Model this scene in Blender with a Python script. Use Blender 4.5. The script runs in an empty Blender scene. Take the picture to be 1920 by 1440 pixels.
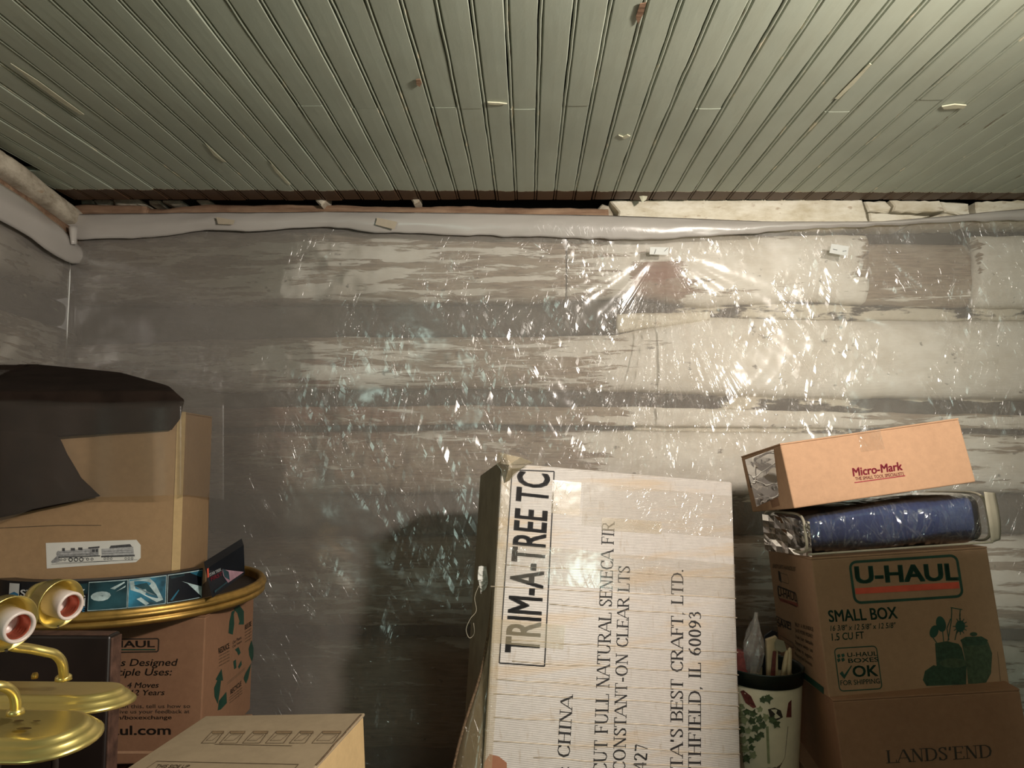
import bpy, bmesh, math, random
import numpy as np
from mathutils import Vector as V, Matrix
from mathutils.geometry import tessellate_polygon
random.seed(7); rng = np.random.RandomState(5)
sc = bpy.context.scene; COL = sc.collection
# ------------------------------------------------------------- camera, light, exposure
F = 1330.0; CAM = V((0, 0, 1.2))
PITCH = math.atan2(107, F); YAW = math.atan2(30, math.hypot(F, 107))
cd = bpy.data.cameras.new('camera'); cam = bpy.data.objects.new('camera', cd); COL.objects.link(cam)
cd.sensor_width = 36; cd.lens = 36*F/1920; cd.clip_start = .02
cam.location = CAM; cam.rotation_euler = (math.pi/2+PITCH, 0, YAW); sc.camera = cam
MC = (Matrix.Rotation(YAW, 3, 'Z') @ Matrix.Rotation(math.pi/2+PITCH, 3, 'X'))
w = bpy.data.worlds.new('world'); sc.world = w; w.use_nodes = True
w.node_tree.nodes['Background'].inputs[0].default_value = (1, .93, .84, 1)
w.node_tree.nodes['Background'].inputs[1].default_value = .13
def light(name, kind, loc, power, col, target=None, size=.1, **kw):
    d = bpy.data.lights.new(name, kind); d.energy = power; d.color = col
    if kind == 'AREA': d.shape = 'RECTANGLE'; d.size = size; d.size_y = kw.get('sy', size)
    else: d.shadow_soft_size = size
    if kind == 'SPOT': d.spot_size = math.radians(kw['angle']); d.spot_blend = kw.get('blend', 1)
    o = bpy.data.objects.new(name, d); COL.objects.link(o); o.location = loc
    if target: o.rotation_euler = (V(target)-V(loc)).to_track_quat('-Z', 'Y').to_euler()
    return o
light('clamp_lamp_light', 'SPOT', (.93, .42, 1.78), 122, (1, .90, .80), (-.42, 2.3, 1.38), .06, angle=146, blend=.9)
light('bulb_light', 'POINT', (.93, .30, 1.66), 5, (1, .88, .76), None, .06)
light('greenish_fill', 'AREA', (-1.15, -2.3, 1.12), 13, (.74, 1, .86), (-.3, 2.4, 1.4), .45, sy=.7)  # assumed greenish source behind the camera, boosted as fill
light('greenish_fill', 'AREA', (1.9, -.8, 1.2), 8, (.78, 1, .88), (.8, 1.2, 2.0), .5, sy=.6)  # added greenish source brightening the upper right ceiling
vs = sc.view_settings; vs.view_transform = 'Standard'; vs.look = 'None'; vs.exposure = 0.0; vs.gamma = 1
vs.use_curve_mapping = False
# ------------------------------------------------------------- helpers
def ray(px, py): return MC @ V((px-960, 720-py, -F))
def P(px, py, y):                      # point at depth y seen at that photo position
    d = ray(px, py); return CAM + d*(y/d.y)
ORG = {}
def empty(name, loc, label=None, cat=None, group=None):
    o = bpy.data.objects.new(name, None); COL.objects.link(o); o.location = loc; ORG[o.name] = V(loc)
    o.empty_display_size = .05
    if label: tag(o, label, cat, group)
    return o
def tag(o, label, cat, group=None, kind=None):
    if label: o['label'] = label
    if cat: o['category'] = cat
    if group: o['group'] = group
    if kind: o['kind'] = kind
    return o
def obj(name, vs_, fs, m, parent=None, smooth=False, origin=None):
    me = bpy.data.meshes.new(name)
    if parent is not None: og = ORG[parent.name]
    else: og = V(origin) if origin is not None else V((0, 0, 0))
    if isinstance(vs_, np.ndarray): vl = (vs_-np.array(og)).tolist()
    else: vl = [tuple(V(v)-og) for v in vs_]
    me.from_pydata(vl, [], fs if isinstance(fs, list) else fs.tolist()); me.update()
    if m is not None: me.materials.append(m)
    if smooth: me.polygons.foreach_set('use_smooth', [True]*len(me.polygons))
    o = bpy.data.objects.new(name, me); COL.objects.link(o); ORG[o.name] = og
    if parent is not None: o.parent = parent
    else: o.location = og
    return o
def fixn(o):
    b = bmesh.new(); b.from_mesh(o.data); bmesh.ops.recalc_face_normals(b, faces=b.faces); b.to_mesh(o.data); b.free(); return o
def bevel(o, wd, seg=2):
    b = bmesh.new(); b.from_mesh(o.data); bmesh.ops.recalc_face_normals(b, faces=b.faces)
    bmesh.ops.bevel(b, geom=[e for e in b.edges if len(e.link_faces) == 2 and e.calc_face_angle(0) > .5], offset=wd, segments=seg, affect='EDGES', profile=.5)
    b.to_mesh(o.data); b.free(); return o
def boxv(O, A, B, C):                 # corner + three edge vectors
    O = V(O); A = V(A); B = V(B); C = V(C)
    v = [O, O+A, O+A+B, O+B, O+C, O+A+C, O+A+B+C, O+B+C]
    return v, [(0, 3, 2, 1), (4, 5, 6, 7), (0, 1, 5, 4), (1, 2, 6, 5), (2, 3, 7, 6), (3, 0, 4, 7)]
def box(name, O, A, B, C, m, parent=None, bv=.002, origin=None):
    v, f = boxv(O, A, B, C); o = obj(name, v, f, m, parent, origin=origin); return bevel(o, bv) if bv else fixn(o)
def tube(name, pts, r, m, parent=None, seg=10, rad=None, origin=None, closed_ends=True):
    pts = [V(p) for p in pts]; vs_ = []; fs = []; n = len(pts); prev = None
    for i, p in enumerate(pts):
        t = (pts[min(i+1, n-1)]-pts[max(i-1, 0)]).normalized()
        if prev is None: a = t.orthogonal().normalized()
        else: a = (prev - t*prev.dot(t)).normalized()
        prev = a; b = t.cross(a); rr = rad[i] if rad else r
        for k in range(seg):
            q = 2*math.pi*k/seg; vs_.append(p + (a*math.cos(q)+b*math.sin(q))*rr)
    for i in range(n-1):
        for k in range(seg):
            k2 = (k+1) % seg; fs.append((i*seg+k, i*seg+k2, (i+1)*seg+k2, (i+1)*seg+k))
    if closed_ends: fs += [tuple(range(seg-1, -1, -1)), tuple(range((n-1)*seg, n*seg))]
    return obj(name, vs_, fs, m, parent, True, origin)
def smoothpath(pts, k=6):
    pts = [V(p) for p in pts]; out = []
    for i in range(len(pts)-1):
        p0 = pts[max(i-1, 0)]; p1 = pts[i]; p2 = pts[i+1]; p3 = pts[min(i+2, len(pts)-1)]
        for j in range(k):
            t = j/k; out.append(.5*((2*p1)+(p2-p0)*t+(2*p0-5*p1+4*p2-p3)*t*t+(3*p1-3*p2+p3-p0)*t**3))
    out.append(pts[-1]); return out
def lathe(name, prof, O, axis, m, parent=None, seg=32, origin=None, smooth=True):
    ax = V(axis).normalized(); a = ax.orthogonal().normalized(); b = ax.cross(a); O = V(O)
    vs_ = []; fs = []
    for r, h in prof:
        for k in range(seg):
            q = 2*math.pi*k/seg; vs_.append(O+ax*h+(a*math.cos(q)+b*math.sin(q))*r)
    n = len(prof)
    for i in range(n-1):
        for k in range(seg):
            k2 = (k+1) % seg; fs.append((i*seg+k, i*seg+k2, (i+1)*seg+k2, (i+1)*seg+k))
    o = obj(name, vs_, fs, m, parent, smooth, origin); return o
def hash2(i, j, s):
    n = (i*374761393 + j*668265263 + s*974711) & 0x7fffffff
    n = ((n ^ (n >> 13))*1274126177) & 0x7fffffff
    return ((n ^ (n >> 16)) & 0xffff)/65535.0
def vn(x, y, s=0):                    # value noise -1..1
    x = np.asarray(x, float); y = np.asarray(y, float); x, y = np.broadcast_arrays(x, y)
    i = np.floor(x).astype(np.int64); j = np.floor(y).astype(np.int64); fx = x-i; fy = y-j
    fx = fx*fx*(3-2*fx); fy = fy*fy*(3-2*fy)
    a = hash2(i, j, s); b = hash2(i+1, j, s); c = hash2(i, j+1, s); d = hash2(i+1, j+1, s)
    return ((a*(1-fx)+b*fx)*(1-fy)+(c*(1-fx)+d*fx)*fy)*2-1
def fbm(x, y, s=0, o=4):
    r = 0; a = .5
    for k in range(o): r = r+a*vn(np.asarray(x)*2**k, np.asarray(y)*2**k, s+k*17); a *= .5
    return r
def gridf(nx, ny):
    i = np.arange(nx-1)[:, None]; j = np.arange(ny-1)[None, :]
    a = i*ny+j; return np.stack([a, a+ny, a+ny+1, a+1], -1).reshape(-1, 4)
# ------------------------------------------------------------- materials
def newmat(name):
    m = bpy.data.materials.new(name); m.use_nodes = True; nt = m.node_tree; nt.nodes.clear()
    out = nt.nodes.new('ShaderNodeOutputMaterial'); return m, nt, out
class G:
    def __init__(s, nt): s.nt = nt
    def n(s, t, ins=None, **props):
        nd = s.nt.nodes.new('ShaderNode'+t)
        for k, v in props.items(): setattr(nd, k, v)
        for k, v in (ins or {}).items():
            if isinstance(v, bpy.types.NodeSocket): s.nt.links.new(v, nd.inputs[k])
            else: nd.inputs[k].default_value = v
        return nd
    def coord(s, scale=(1, 1, 1), rot=(0, 0, 0), kind='Object'):
        tc = s.n('TexCoord'); mp = s.n('Mapping', {'Vector': tc.outputs[kind], 'Scale': scale, 'Rotation': rot}); return mp.outputs[0]
    def geo(s, scale=(1, 1, 1), rot=(0, 0, 0)):
        tc = s.n('NewGeometry'); mp = s.n('Mapping', {'Vector': tc.outputs['Position'], 'Scale': scale, 'Rotation': rot}); return mp.outputs[0]
    def noise(s, vec, scale=5, detail=4, rough=.55, dist=0):
        return s.n('TexNoise', {'Vector': vec, 'Scale': scale, 'Detail': detail, 'Roughness': rough, 'Distortion': dist}).outputs[0]
    def ramp(s, fac, stops):
        r = s.n('ValToRGB', {'Fac': fac}); e = r.color_ramp.elements
        while len(e) < len(stops): e.new(.5)
        for k, (p, c) in enumerate(stops):
            e[k].position = p; e[k].color = (c if isinstance(c, tuple) else (c, c, c))+(1,)
        return r.outputs[0]
    def mix(s, fac, a, b, mode='MIX'):
        x = s.n('MixRGB', {0: fac}, blend_type=mode)
        for k, v in ((1, a), (2, b)):
            if isinstance(v, bpy.types.NodeSocket): s.nt.links.new(v, x.inputs[k])
            else: x.inputs[k].default_value = tuple(v)+(1,)
        return x.outputs[0]
    def m(s, op, a, b=0., c=0., clamp=False):
        x = s.n('Math', {0: a, 1: b, 2: c}, operation=op, use_clamp=clamp); return x.outputs[0]
    def bump(s, h, strength=.3, dist=.005, normal=None):
        d = {'Height': h, 'Strength': strength, 'Distance': dist}
        if normal is not None: d['Normal'] = normal
        return s.n('Bump', d).outputs[0]
def srgb(r, g, b):
    f = lambda c: ((c/255)/12.92 if c/255 <= .04045 else ((c/255+.055)/1.055)**2.4)
    return (f(r), f(g), f(b))
def simple(name, col, rough=.6, metal=0, var=.12, scale=30, bump=.15, bscale=200, spec=.5, coat=0, alpha=None):
    m, nt, out = newmat(name); g = G(nt); c = g.coord()
    nz = g.noise(c, scale, 5)
    dark = tuple(x*(1-var) for x in col); lite = tuple(min(1, x*(1+var)) for x in col)
    base = g.ramp(nz, [(.3, dark), (.7, lite)])
    bp = g.bump(g.noise(c, bscale, 3), bump, .001)
    b = g.n('BsdfPrincipled', {'Base Color': base, 'Roughness': rough, 'Metallic': metal, 'Normal': bp, 'Specular IOR Level': spec, 'Coat Weight': coat})
    nt.links.new(b.outputs[0], out.inputs[0]); return m
def cardboard(name, col, cdir=(1, 0, 0), corr=.12, stain=.25, gloss=.75, dirt=None, spec=.35):
    m, nt, out = newmat(name); g = G(nt); c = g.coord()
    n1 = g.noise(c, 4, 4); n2 = g.noise(c, 60, 3, .7)
    base = g.ramp(n1, [(.25, tuple(x*(1-stain*.6) for x in col)), (.75, tuple(min(1, x*(1+stain*.3)) for x in col))])
    base = g.mix(.25, base, g.ramp(n2, [(.3, tuple(x*.7 for x in col)), (.7, tuple(min(1, x*1.2) for x in col))]))
    if dirt:
        st = g.coord((1.2, 1.2, 9))
        base = g.mix(g.m('MULTIPLY', g.ramp(g.noise(st, 2.5, 5, .6), [(.52, 0.), (.66, 1.)]), .55), base, dirt)
        st2 = g.coord((30, 30, 4))
        base = g.mix(g.m('MULTIPLY', g.ramp(g.noise(st2, 3, 4, .6), [(.6, 0.), (.7, 1.)]), .35), base, tuple(x*.6 for x in dirt))
    wv = g.n('TexWave', {'Vector': g.coord(cdir), 'Scale': 1.0, 'Distortion': .3, 'Detail': 1}, wave_type='BANDS', bands_direction='X' if cdir[0] else 'Z').outputs[0]
    h = g.m('ADD', g.m('MULTIPLY', wv, corr), g.m('MULTIPLY', n1, .6))
    b = g.n('BsdfPrincipled', {'Base Color': base, 'Roughness': gloss, 'Normal': g.bump(h, .35, .004), 'Specular IOR Level': spec})
    nt.links.new(b.outputs[0], out.inputs[0]); return m
M = {}
M['kraft'] = cardboard('kraft', srgb(160, 126, 98))
M['kraft_orange'] = cardboard('kraft_orange', srgb(190, 150, 118))
M['kraft_red'] = cardboard('kraft_red', srgb(146, 108, 82))
M['kraft_train'] = cardboard('kraft_train', srgb(160, 130, 96))
M['kraft_grey'] = cardboard('kraft_grey', srgb(160, 142, 116), (0, 0, 0), 0, .4)
M['kraft_side'] = cardboard('kraft_side', srgb(198, 168, 122), (0, 0, 0), 0, .3)
M['white_carton'] = cardboard('white_carton', srgb(196, 188, 181), (0, 0, 85), .30, .10, .38, srgb(196, 168, 132), .5)
M['black_ink'] = simple('black_ink', srgb(34, 30, 30), .6, var=.2, bump=0)
M['green_ink'] = simple('green_ink', srgb(28, 66, 52), .6, var=.25, bump=0)
M['dark_ink'] = simple('dark_ink', srgb(52, 44, 36), .65, var=.25, bump=0)
M['faded_ink'] = simple('faded_ink', srgb(96, 78, 58), .7, var=.25, bump=0)
M['fade_fill'] = simple('fade_fill', srgb(128, 106, 78), .7, var=.2, bump=0)
M['red_ink'] = simple('red_ink', srgb(205, 84, 62), .6, var=.12, bump=0)
M['crimson_ink'] = simple('crimson_ink', srgb(148, 26, 48), .6, var=.3, scale=300, bump=0)
M['cut_dark'] = simple('cut_dark', srgb(24, 20, 16), .8)
M['paper'] = simple('paper', srgb(214, 212, 205), .6, var=.05, scale=20)
M['white_tape'] = simple('white_tape', srgb(225, 226, 222), .5, var=.04)
M['mask_tape'] = simple('mask_tape', srgb(178, 165, 145), .6, var=.08)
M['pencil'] = simple('pencil', srgb(70, 70, 72), .7, var=.4, scale=200, bump=0)
M['pencil_light'] = simple('pencil_light', srgb(140, 140, 140), .7, var=.35, scale=200, bump=0)
M['brass'] = simple('brass', srgb(226, 206, 130), .30, .85, .10, 14, .12, 60)
M['old_gold'] = simple('old_gold', srgb(176, 140, 74), .42, .75, .3, 25, .25, 60)
M['porcelain'] = simple('porcelain', srgb(212, 196, 188), .35, var=.05, bump=.05)
M['thread'] = simple('thread', srgb(210, 120, 95), .35, .7, var=.1, bump=0)
M['black_paint'] = simple('black_paint', srgb(38, 30, 27), .42, var=.3, scale=8, bump=.1)
M['worn_wood'] = simple('worn_wood', srgb(92, 66, 54), .7, var=.5, scale=40, bump=.4)
M['blue_fabric'] = simple('blue_fabric', srgb(50, 67, 110), .9, var=.15, scale=60, bump=.6, bscale=500, spec=.1)
M['piping'] = simple('piping', srgb(176, 168, 148), .5, var=.08)
M['bin_green'] = simple('bin_green', srgb(14, 28, 24), .4)
M['bin_cream'] = simple('bin_cream', srgb(206, 194, 168), .5, var=.06)
M['ivy'] = simple('ivy', srgb(70, 84, 54), .6, var=.4, scale=90, bump=0)
M['ivy_pale'] = simple('ivy_pale', srgb(136, 140, 104), .6, var=.2, scale=60, bump=0)
M['basket_brown'] = simple('basket_brown', srgb(84, 66, 50), .7, var=.4, scale=60, bump=0)
M['maroon'] = simple('maroon', srgb(104, 46, 40), .7, var=.4, scale=90, bump=0)
M['dark_stand_in'] = simple('dark_stand_in', srgb(40, 31, 26), .95, var=.3, scale=12, bump=.5, bscale=120, spec=.1)
M['wax'] = simple('wax', srgb(196, 172, 138), .5)
M['navy_card'] = simple('navy_card', srgb(16, 20, 28), .35, var=.4, scale=8, bump=0)
M['teal_print'] = simple('teal_print', srgb(44, 110, 136), .35, var=.75, scale=22, bump=0)
M['teal_dark'] = simple('teal_dark', srgb(34, 66, 74), .35, var=.7, scale=18, bump=0)
M['pale_print'] = simple('pale_print', srgb(168, 188, 190), .35, var=.35, scale=60, bump=0)
M['mauve_print'] = simple('mauve_print', srgb(150, 116, 128), .35, var=.4, scale=30, bump=0)
M['white_print'] = simple('white_print', srgb(225, 228, 228), .4, var=.04, bump=0)
M['cyan_print'] = simple('cyan_print', srgb(50, 130, 180), .4, var=.1, bump=0)
def sheet_mat(name, alpha, tint, crinkle=1.0, rough=.16, scale=1.0, gl=1.0, facet=.5):
    m, nt, out = newmat(name); g = G(nt)
    at = g.n('Attribute', attribute_name='crinkle').outputs['Fac']
    pos = g.n('NewGeometry').outputs['Position']
    def rotv(rz, sx, sz, loc):
        return g.n('Mapping', {'Vector': g.n('Mapping', {'Vector': pos, 'Rotation': (0, rz, 0)}).outputs[0], 'Scale': (sx*scale, 3, sz*scale), 'Location': (loc, loc*2, 0)}).outputs[0]
    gate = g.ramp(g.noise(g.geo((3.5, 3.5, 3.5)), 1.3, 3), [(.43, 0.), (.63, 1.)])
    amt = g.m('MULTIPLY', at, gate)
    # flat, slanting facets: the film is creased into little planes
    def facets(rz, sx, sz, loc):
        v = rotv(rz, sx, sz, loc)
        dn = g.n('TexNoise', {'Vector': v, 'Scale': .9, 'Detail': 2}).outputs[1]
        v = g.n('VectorMath', {0: v, 1: g.n('VectorMath', {0: dn, 'Scale': .9}, operation='SCALE').outputs[0]}, operation='ADD').outputs[0]
        c = g.n('TexVoronoi', {'Vector': v, 'Scale': 1.0}).outputs['Color']
        return g.n('VectorMath', {0: c, 1: (.5, .5, .5)}, operation='SUBTRACT').outputs[0]
    f1 = facets(.5, 60, 4.5, 3.1); f2 = facets(-.22, 80, 7, 8.3)
    tilt = g.n('VectorMath', {0: g.n('VectorMath', {0: f1, 1: f2}, operation='ADD').outputs[0], 'Scale': g.m('MULTIPLY', amt, facet*crinkle)}, operation='SCALE').outputs[0]
    base_n = g.n('NewGeometry').outputs['Normal']
    nn = g.n('VectorMath', {0: g.n('VectorMath', {0: base_n, 1: tilt}, operation='ADD').outputs[0]}, operation='NORMALIZE').outputs[0]
    def creases(rz, sx, sz, seed, width):
        nz = g.noise(rotv(rz, sx, sz, seed), 1.0, 2.5, .5, .7)
        return g.m('SUBTRACT', 1, g.m('DIVIDE', g.m('ABSOLUTE', g.m('SUBTRACT', nz, .5)), width), clamp=True)
    c1 = creases(.5, 26, 6, 3.1, .018); c2 = creases(-.35, 30, 7, 9.7, .018)
    line = g.m('MULTIPLY', g.m('MAXIMUM', c1, c2), amt)
    h = g.m('ADD', g.m('MULTIPLY', line, crinkle), g.m('MULTIPLY', g.noise(g.geo((9, 9, 9)), 1, 3), .8))
    if facet > .6:                     # folds radiating from the gathered point of the film
        sp = g.n('SeparateXYZ', {0: pos}); dx = g.m('SUBTRACT', sp.outputs[0], .449); dz = g.m('SUBTRACT', 1.842, sp.outputs[2])
        an = g.m('ARCTAN2', dx, dz); rr = g.m('SQRT', g.m('ADD', g.m('MULTIPLY', dx, dx), g.m('MULTIPLY', dz, dz)))
        cv = g.n('CombineXYZ', {0: g.m('MULTIPLY', an, 17), 1: g.m('MULTIPLY', rr, 3.0), 2: 0.})
        nz = g.noise(cv.outputs[0], 1, 2, .5, .3)
        rd = g.m('SUBTRACT', 1, g.m('DIVIDE', g.m('ABSOLUTE', g.m('SUBTRACT', nz, .5)), .13), clamp=True)
        cv2 = g.n('CombineXYZ', {0: g.m('MULTIPLY', an, 40), 1: g.m('MULTIPLY', rr, 22), 2: 5.})
        rd = g.m('ADD', rd, g.m('MULTIPLY', g.noise(cv2.outputs[0], 1, 2), .9))
        h = g.m('ADD', h, g.m('MULTIPLY', g.m('MULTIPLY', rd, g.n('Attribute', attribute_name='fan').outputs['Fac']), 3.2))
    nrm = g.bump(h, 1.0, .003, nn)
    base = g.n('BsdfPrincipled', {'Base Color': tuple(tint)+(1,), 'Roughness': .6, 'Specular IOR Level': .1})
    tr = g.n('BsdfTransparent', {'Color': (.985, .985, .98, 1)})
    haze = g.noise(g.geo((2.5, 2.5, 3)), 1, 3)
    a = g.m('ADD', g.m('MULTIPLY', alpha, g.m('ADD', .75, g.m('MULTIPLY', haze, .5))), g.m('MULTIPLY', line, .10*crinkle), clamp=True)
    mx = g.n('MixShader', {0: a, 1: tr.outputs[0], 2: base.outputs[0]})
    gs = g.n('BsdfGlossy', {'Color': (1, 1, 1, 1), 'Roughness': rough, 'Normal': nrm})
    lw = g.n('Fresnel', {'IOR': 1.5}).outputs[0]
    mx2 = g.n('MixShader', {0: g.m('MULTIPLY', lw, 1.9*gl, clamp=True), 1: mx.outputs[0], 2: gs.outputs[0]})
    nt.links.new(mx2.outputs[0], out.inputs[0]); return m
M['sheet'] = sheet_mat('clear_sheet', .24, (.78, .71, .64), facet=.61, gl=1.0, rough=.22)
M['drape'] = sheet_mat('drape_sheet', .07, (.42, .36, .31), .15, .3, 1, .22)
M['hem'] = sheet_mat('folded_hem', .84, (.55, .51, .47), .25, .30, 1, .8)
M['vinyl'] = sheet_mat('vinyl', .05, (.6, .58, .55), 1.0, .08, 1.0, 1.5, .35)
M['tape'] = sheet_mat('clear_tape', .06, (.80, .68, .52), .5, .12, 1.5, 1.0, .12)
def log_mat():
    m, nt, out = newmat('whitewashed_log'); g = G(nt)
    at = g.n('Attribute', attribute_name='wash').outputs['Fac']; rd = g.n('Attribute', attribute_name='red').outputs['Fac']
    st = g.geo((3.2, 3.2, 30)); fine = g.geo((14, 14, 160))
    n1 = g.noise(st, 1.6, 7, .62, .4); n2 = g.noise(fine, 1, 5, .6)
    wood = g.ramp(n2, [(.25, srgb(104, 86, 72)), (.5, srgb(148, 130, 112)), (.78, srgb(184, 168, 148))])
    wood = g.mix(rd, wood, srgb(140, 84, 70))
    patch = g.noise(g.geo((5, 5, 13)), 1.5, 5, .6)
    wood = g.mix(g.ramp(patch, [(.45, 0.), (.6, .55)]), wood, srgb(172, 160, 142))
    white = g.ramp(g.noise(g.geo((6, 6, 9)), 1.5, 6, .6), [(.3, srgb(214, 206, 192)), (.65, srgb(240, 236, 227))])
    v = g.m('ADD', at, g.m('MULTIPLY', g.m('SUBTRACT', n1, .5), 1.5))
    mask = g.ramp(v, [(.47, 0.), (.54, 1.)])
    base = g.mix(mask, wood, white)
    spots = g.ramp(g.noise(g.geo((9, 9, 14)), 2.2, 5), [(.28, 1.), (.34, 0.)])
    base = g.mix(g.m('MULTIPLY', spots, .7), base, srgb(50, 42, 36))
    h = g.m('ADD', g.m('MULTIPLY', n2, .6), g.m('MULTIPLY', mask, .5))
    b = g.n('BsdfPrincipled', {'Base Color': base, 'Roughness': .85, 'Normal': g.bump(h, .6, .004), 'Specular IOR Level': .2})
    nt.links.new(b.outputs[0], out.inputs[0]); return m
M['log'] = log_mat()
M['chink'] = None
def chink_mat():
    m, nt, out = newmat('old_chinking'); g = G(nt)
    at = g.n('Attribute', attribute_name='wash').outputs['Fac']
    n1 = g.noise(g.geo((3, 3, 12)), 2, 6, .6)
    base = g.ramp(n1, [(.3, srgb(48, 42, 38)), (.7, srgb(84, 76, 70))])
    mask = g.ramp(g.m('ADD', at, g.m('MULTIPLY', g.m('SUBTRACT', n1, .5), 1.2)), [(.48, 0.), (.55, 1.)])
    base = g.mix(mask, base, srgb(214, 206, 188))
    b = g.n('BsdfPrincipled', {'Base Color': base, 'Roughness': .9, 'Normal': g.bump(g.noise(g.geo((30, 30, 30)), 2, 5), .7, .006)})
    nt.links.new(b.outputs[0], out.inputs[0]); return m
M['chink'] = chink_mat()
def woodmat(name, a, b_, c_, sc_=(4, 60, 60)):
    m, nt, out = newmat(name); g = G(nt)
    n = g.noise(g.geo(sc_), 1, 7, .65, .3); n2 = g.noise(g.geo((6, 6, 6)), 1.5, 4)
    base = g.mix(.35, g.ramp(n, [(.25, a), (.5, b_), (.8, c_)]), g.ramp(n2, [(.3, a), (.7, c_)]))
    b = g.n('BsdfPrincipled', {'Base Color': base, 'Roughness': .85, 'Normal': g.bump(n, .9, .006), 'Specular IOR Level': .2})
    nt.links.new(b.outputs[0], out.inputs[0]); return m
M['beam'] = woodmat('weathered_beam', srgb(84, 60, 46), srgb(146, 114, 92), srgb(190, 160, 132))
M['bare_end'] = woodmat('bare_plank_end', srgb(52, 38, 26), srgb(88, 68, 48), srgb(120, 96, 70), (60, 6, 60))
def plaster_mat(name, a, b_, spot=.5):
    m, nt, out = newmat(name); g = G(nt)
    n = g.noise(g.geo((10, 10, 26)), 1.2, 8, .65); s2 = g.noise(g.geo((16, 16, 30)), 1.5, 4)
    base = g.ramp(n, [(.3, a), (.62, b_)])
    base = g.mix(g.m('MULTIPLY', g.ramp(s2, [(.62, 0.), (.7, 1.)]), spot), base, srgb(150, 118, 84))
    b = g.n('BsdfPrincipled', {'Base Color': base, 'Roughness': .85, 'Normal': g.bump(n, .8, .005), 'Specular IOR Level': .2})
    nt.links.new(b.outputs[0], out.inputs[0]); return m
M['plaster'] = plaster_mat('white_plaster', srgb(204, 192, 166), srgb(238, 231, 214))
M['plaster_old'] = plaster_mat('old_plaster', srgb(140, 128, 110), srgb(206, 196, 178))
def plank_mat():
    m, nt, out = newmat('painted_plank'); g = G(nt)
    pc = g.n('Attribute', attribute_name='edge').outputs['Fac']      # 1 at the groove
    en = g.n('Attribute', attribute_name='bare').outputs['Fac']      # 1 in bare strip
    n1 = g.noise(g.geo((2, 2, 2)), 1.5, 4); 
    base = g.ramp(n1, [(.3, srgb(170, 178, 162)), (.7, srgb(184, 192, 175))])
    dr = g.ramp(g.noise(g.geo((12, 3, 3)), 2, 6), [(.35, .0), (.75, .25)])
    base = g.mix(dr, base, srgb(158, 156, 134))
    chip = g.noise(g.geo((60, 9, 9)), 1.2, 5, .6)
    k = g.m('ADD', g.m('MULTIPLY', pc, .40), g.m('SUBTRACT', chip, .5))
    base = g.mix(g.ramp(k, [(.51, 0.), (.55, 1.)]), base, srgb(222, 216, 190))
    dk = g.noise(g.geo((50, 5, 5)), 1.5, 5, .6)
    k2 = g.m('ADD', g.m('MULTIPLY', pc, .42), g.m('SUBTRACT', dk, .5))
    base = g.mix(g.ramp(k2, [(.54, 0.), (.60, .75)]), base, srgb(104, 84, 60))
    j = g.m('ADD', en, g.m('MULTIPLY', g.m('SUBTRACT', g.noise(g.geo((26, 26, 26)), 1, 5, .65), .5), .9))
    bare = g.ramp(j, [(.48, 0.), (.50, 1.)]); rim = g.ramp(j, [(.40, 0.), (.46, 1.)])
    base = g.mix(rim, base, srgb(206, 196, 166))
    base = g.mix(bare, base, srgb(82, 60, 42))
    h = g.m('ADD', g.m('MULTIPLY', g.noise(g.geo((16, 5, 5)), 2, 7, .65), .5), g.m('MULTIPLY', bare, -1.))
    b = g.n('BsdfPrincipled', {'Base Color': base, 'Roughness': .5, 'Normal': g.bump(h, .4, .003), 'Specular IOR Level': .4})
    nt.links.new(b.outputs[0], out.inputs[0]); return m
M['plank'] = plank_mat()
M['backing'] = simple('dark_backing', srgb(26, 22, 18), .95)
M['floor'] = woodmat('floor_wood', srgb(60, 44, 32), srgb(96, 74, 54), srgb(120, 96, 72), (30, 3, 3))
M['flake'] = simple('paint_flake', srgb(206, 204, 178), .6, var=.12)
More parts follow.
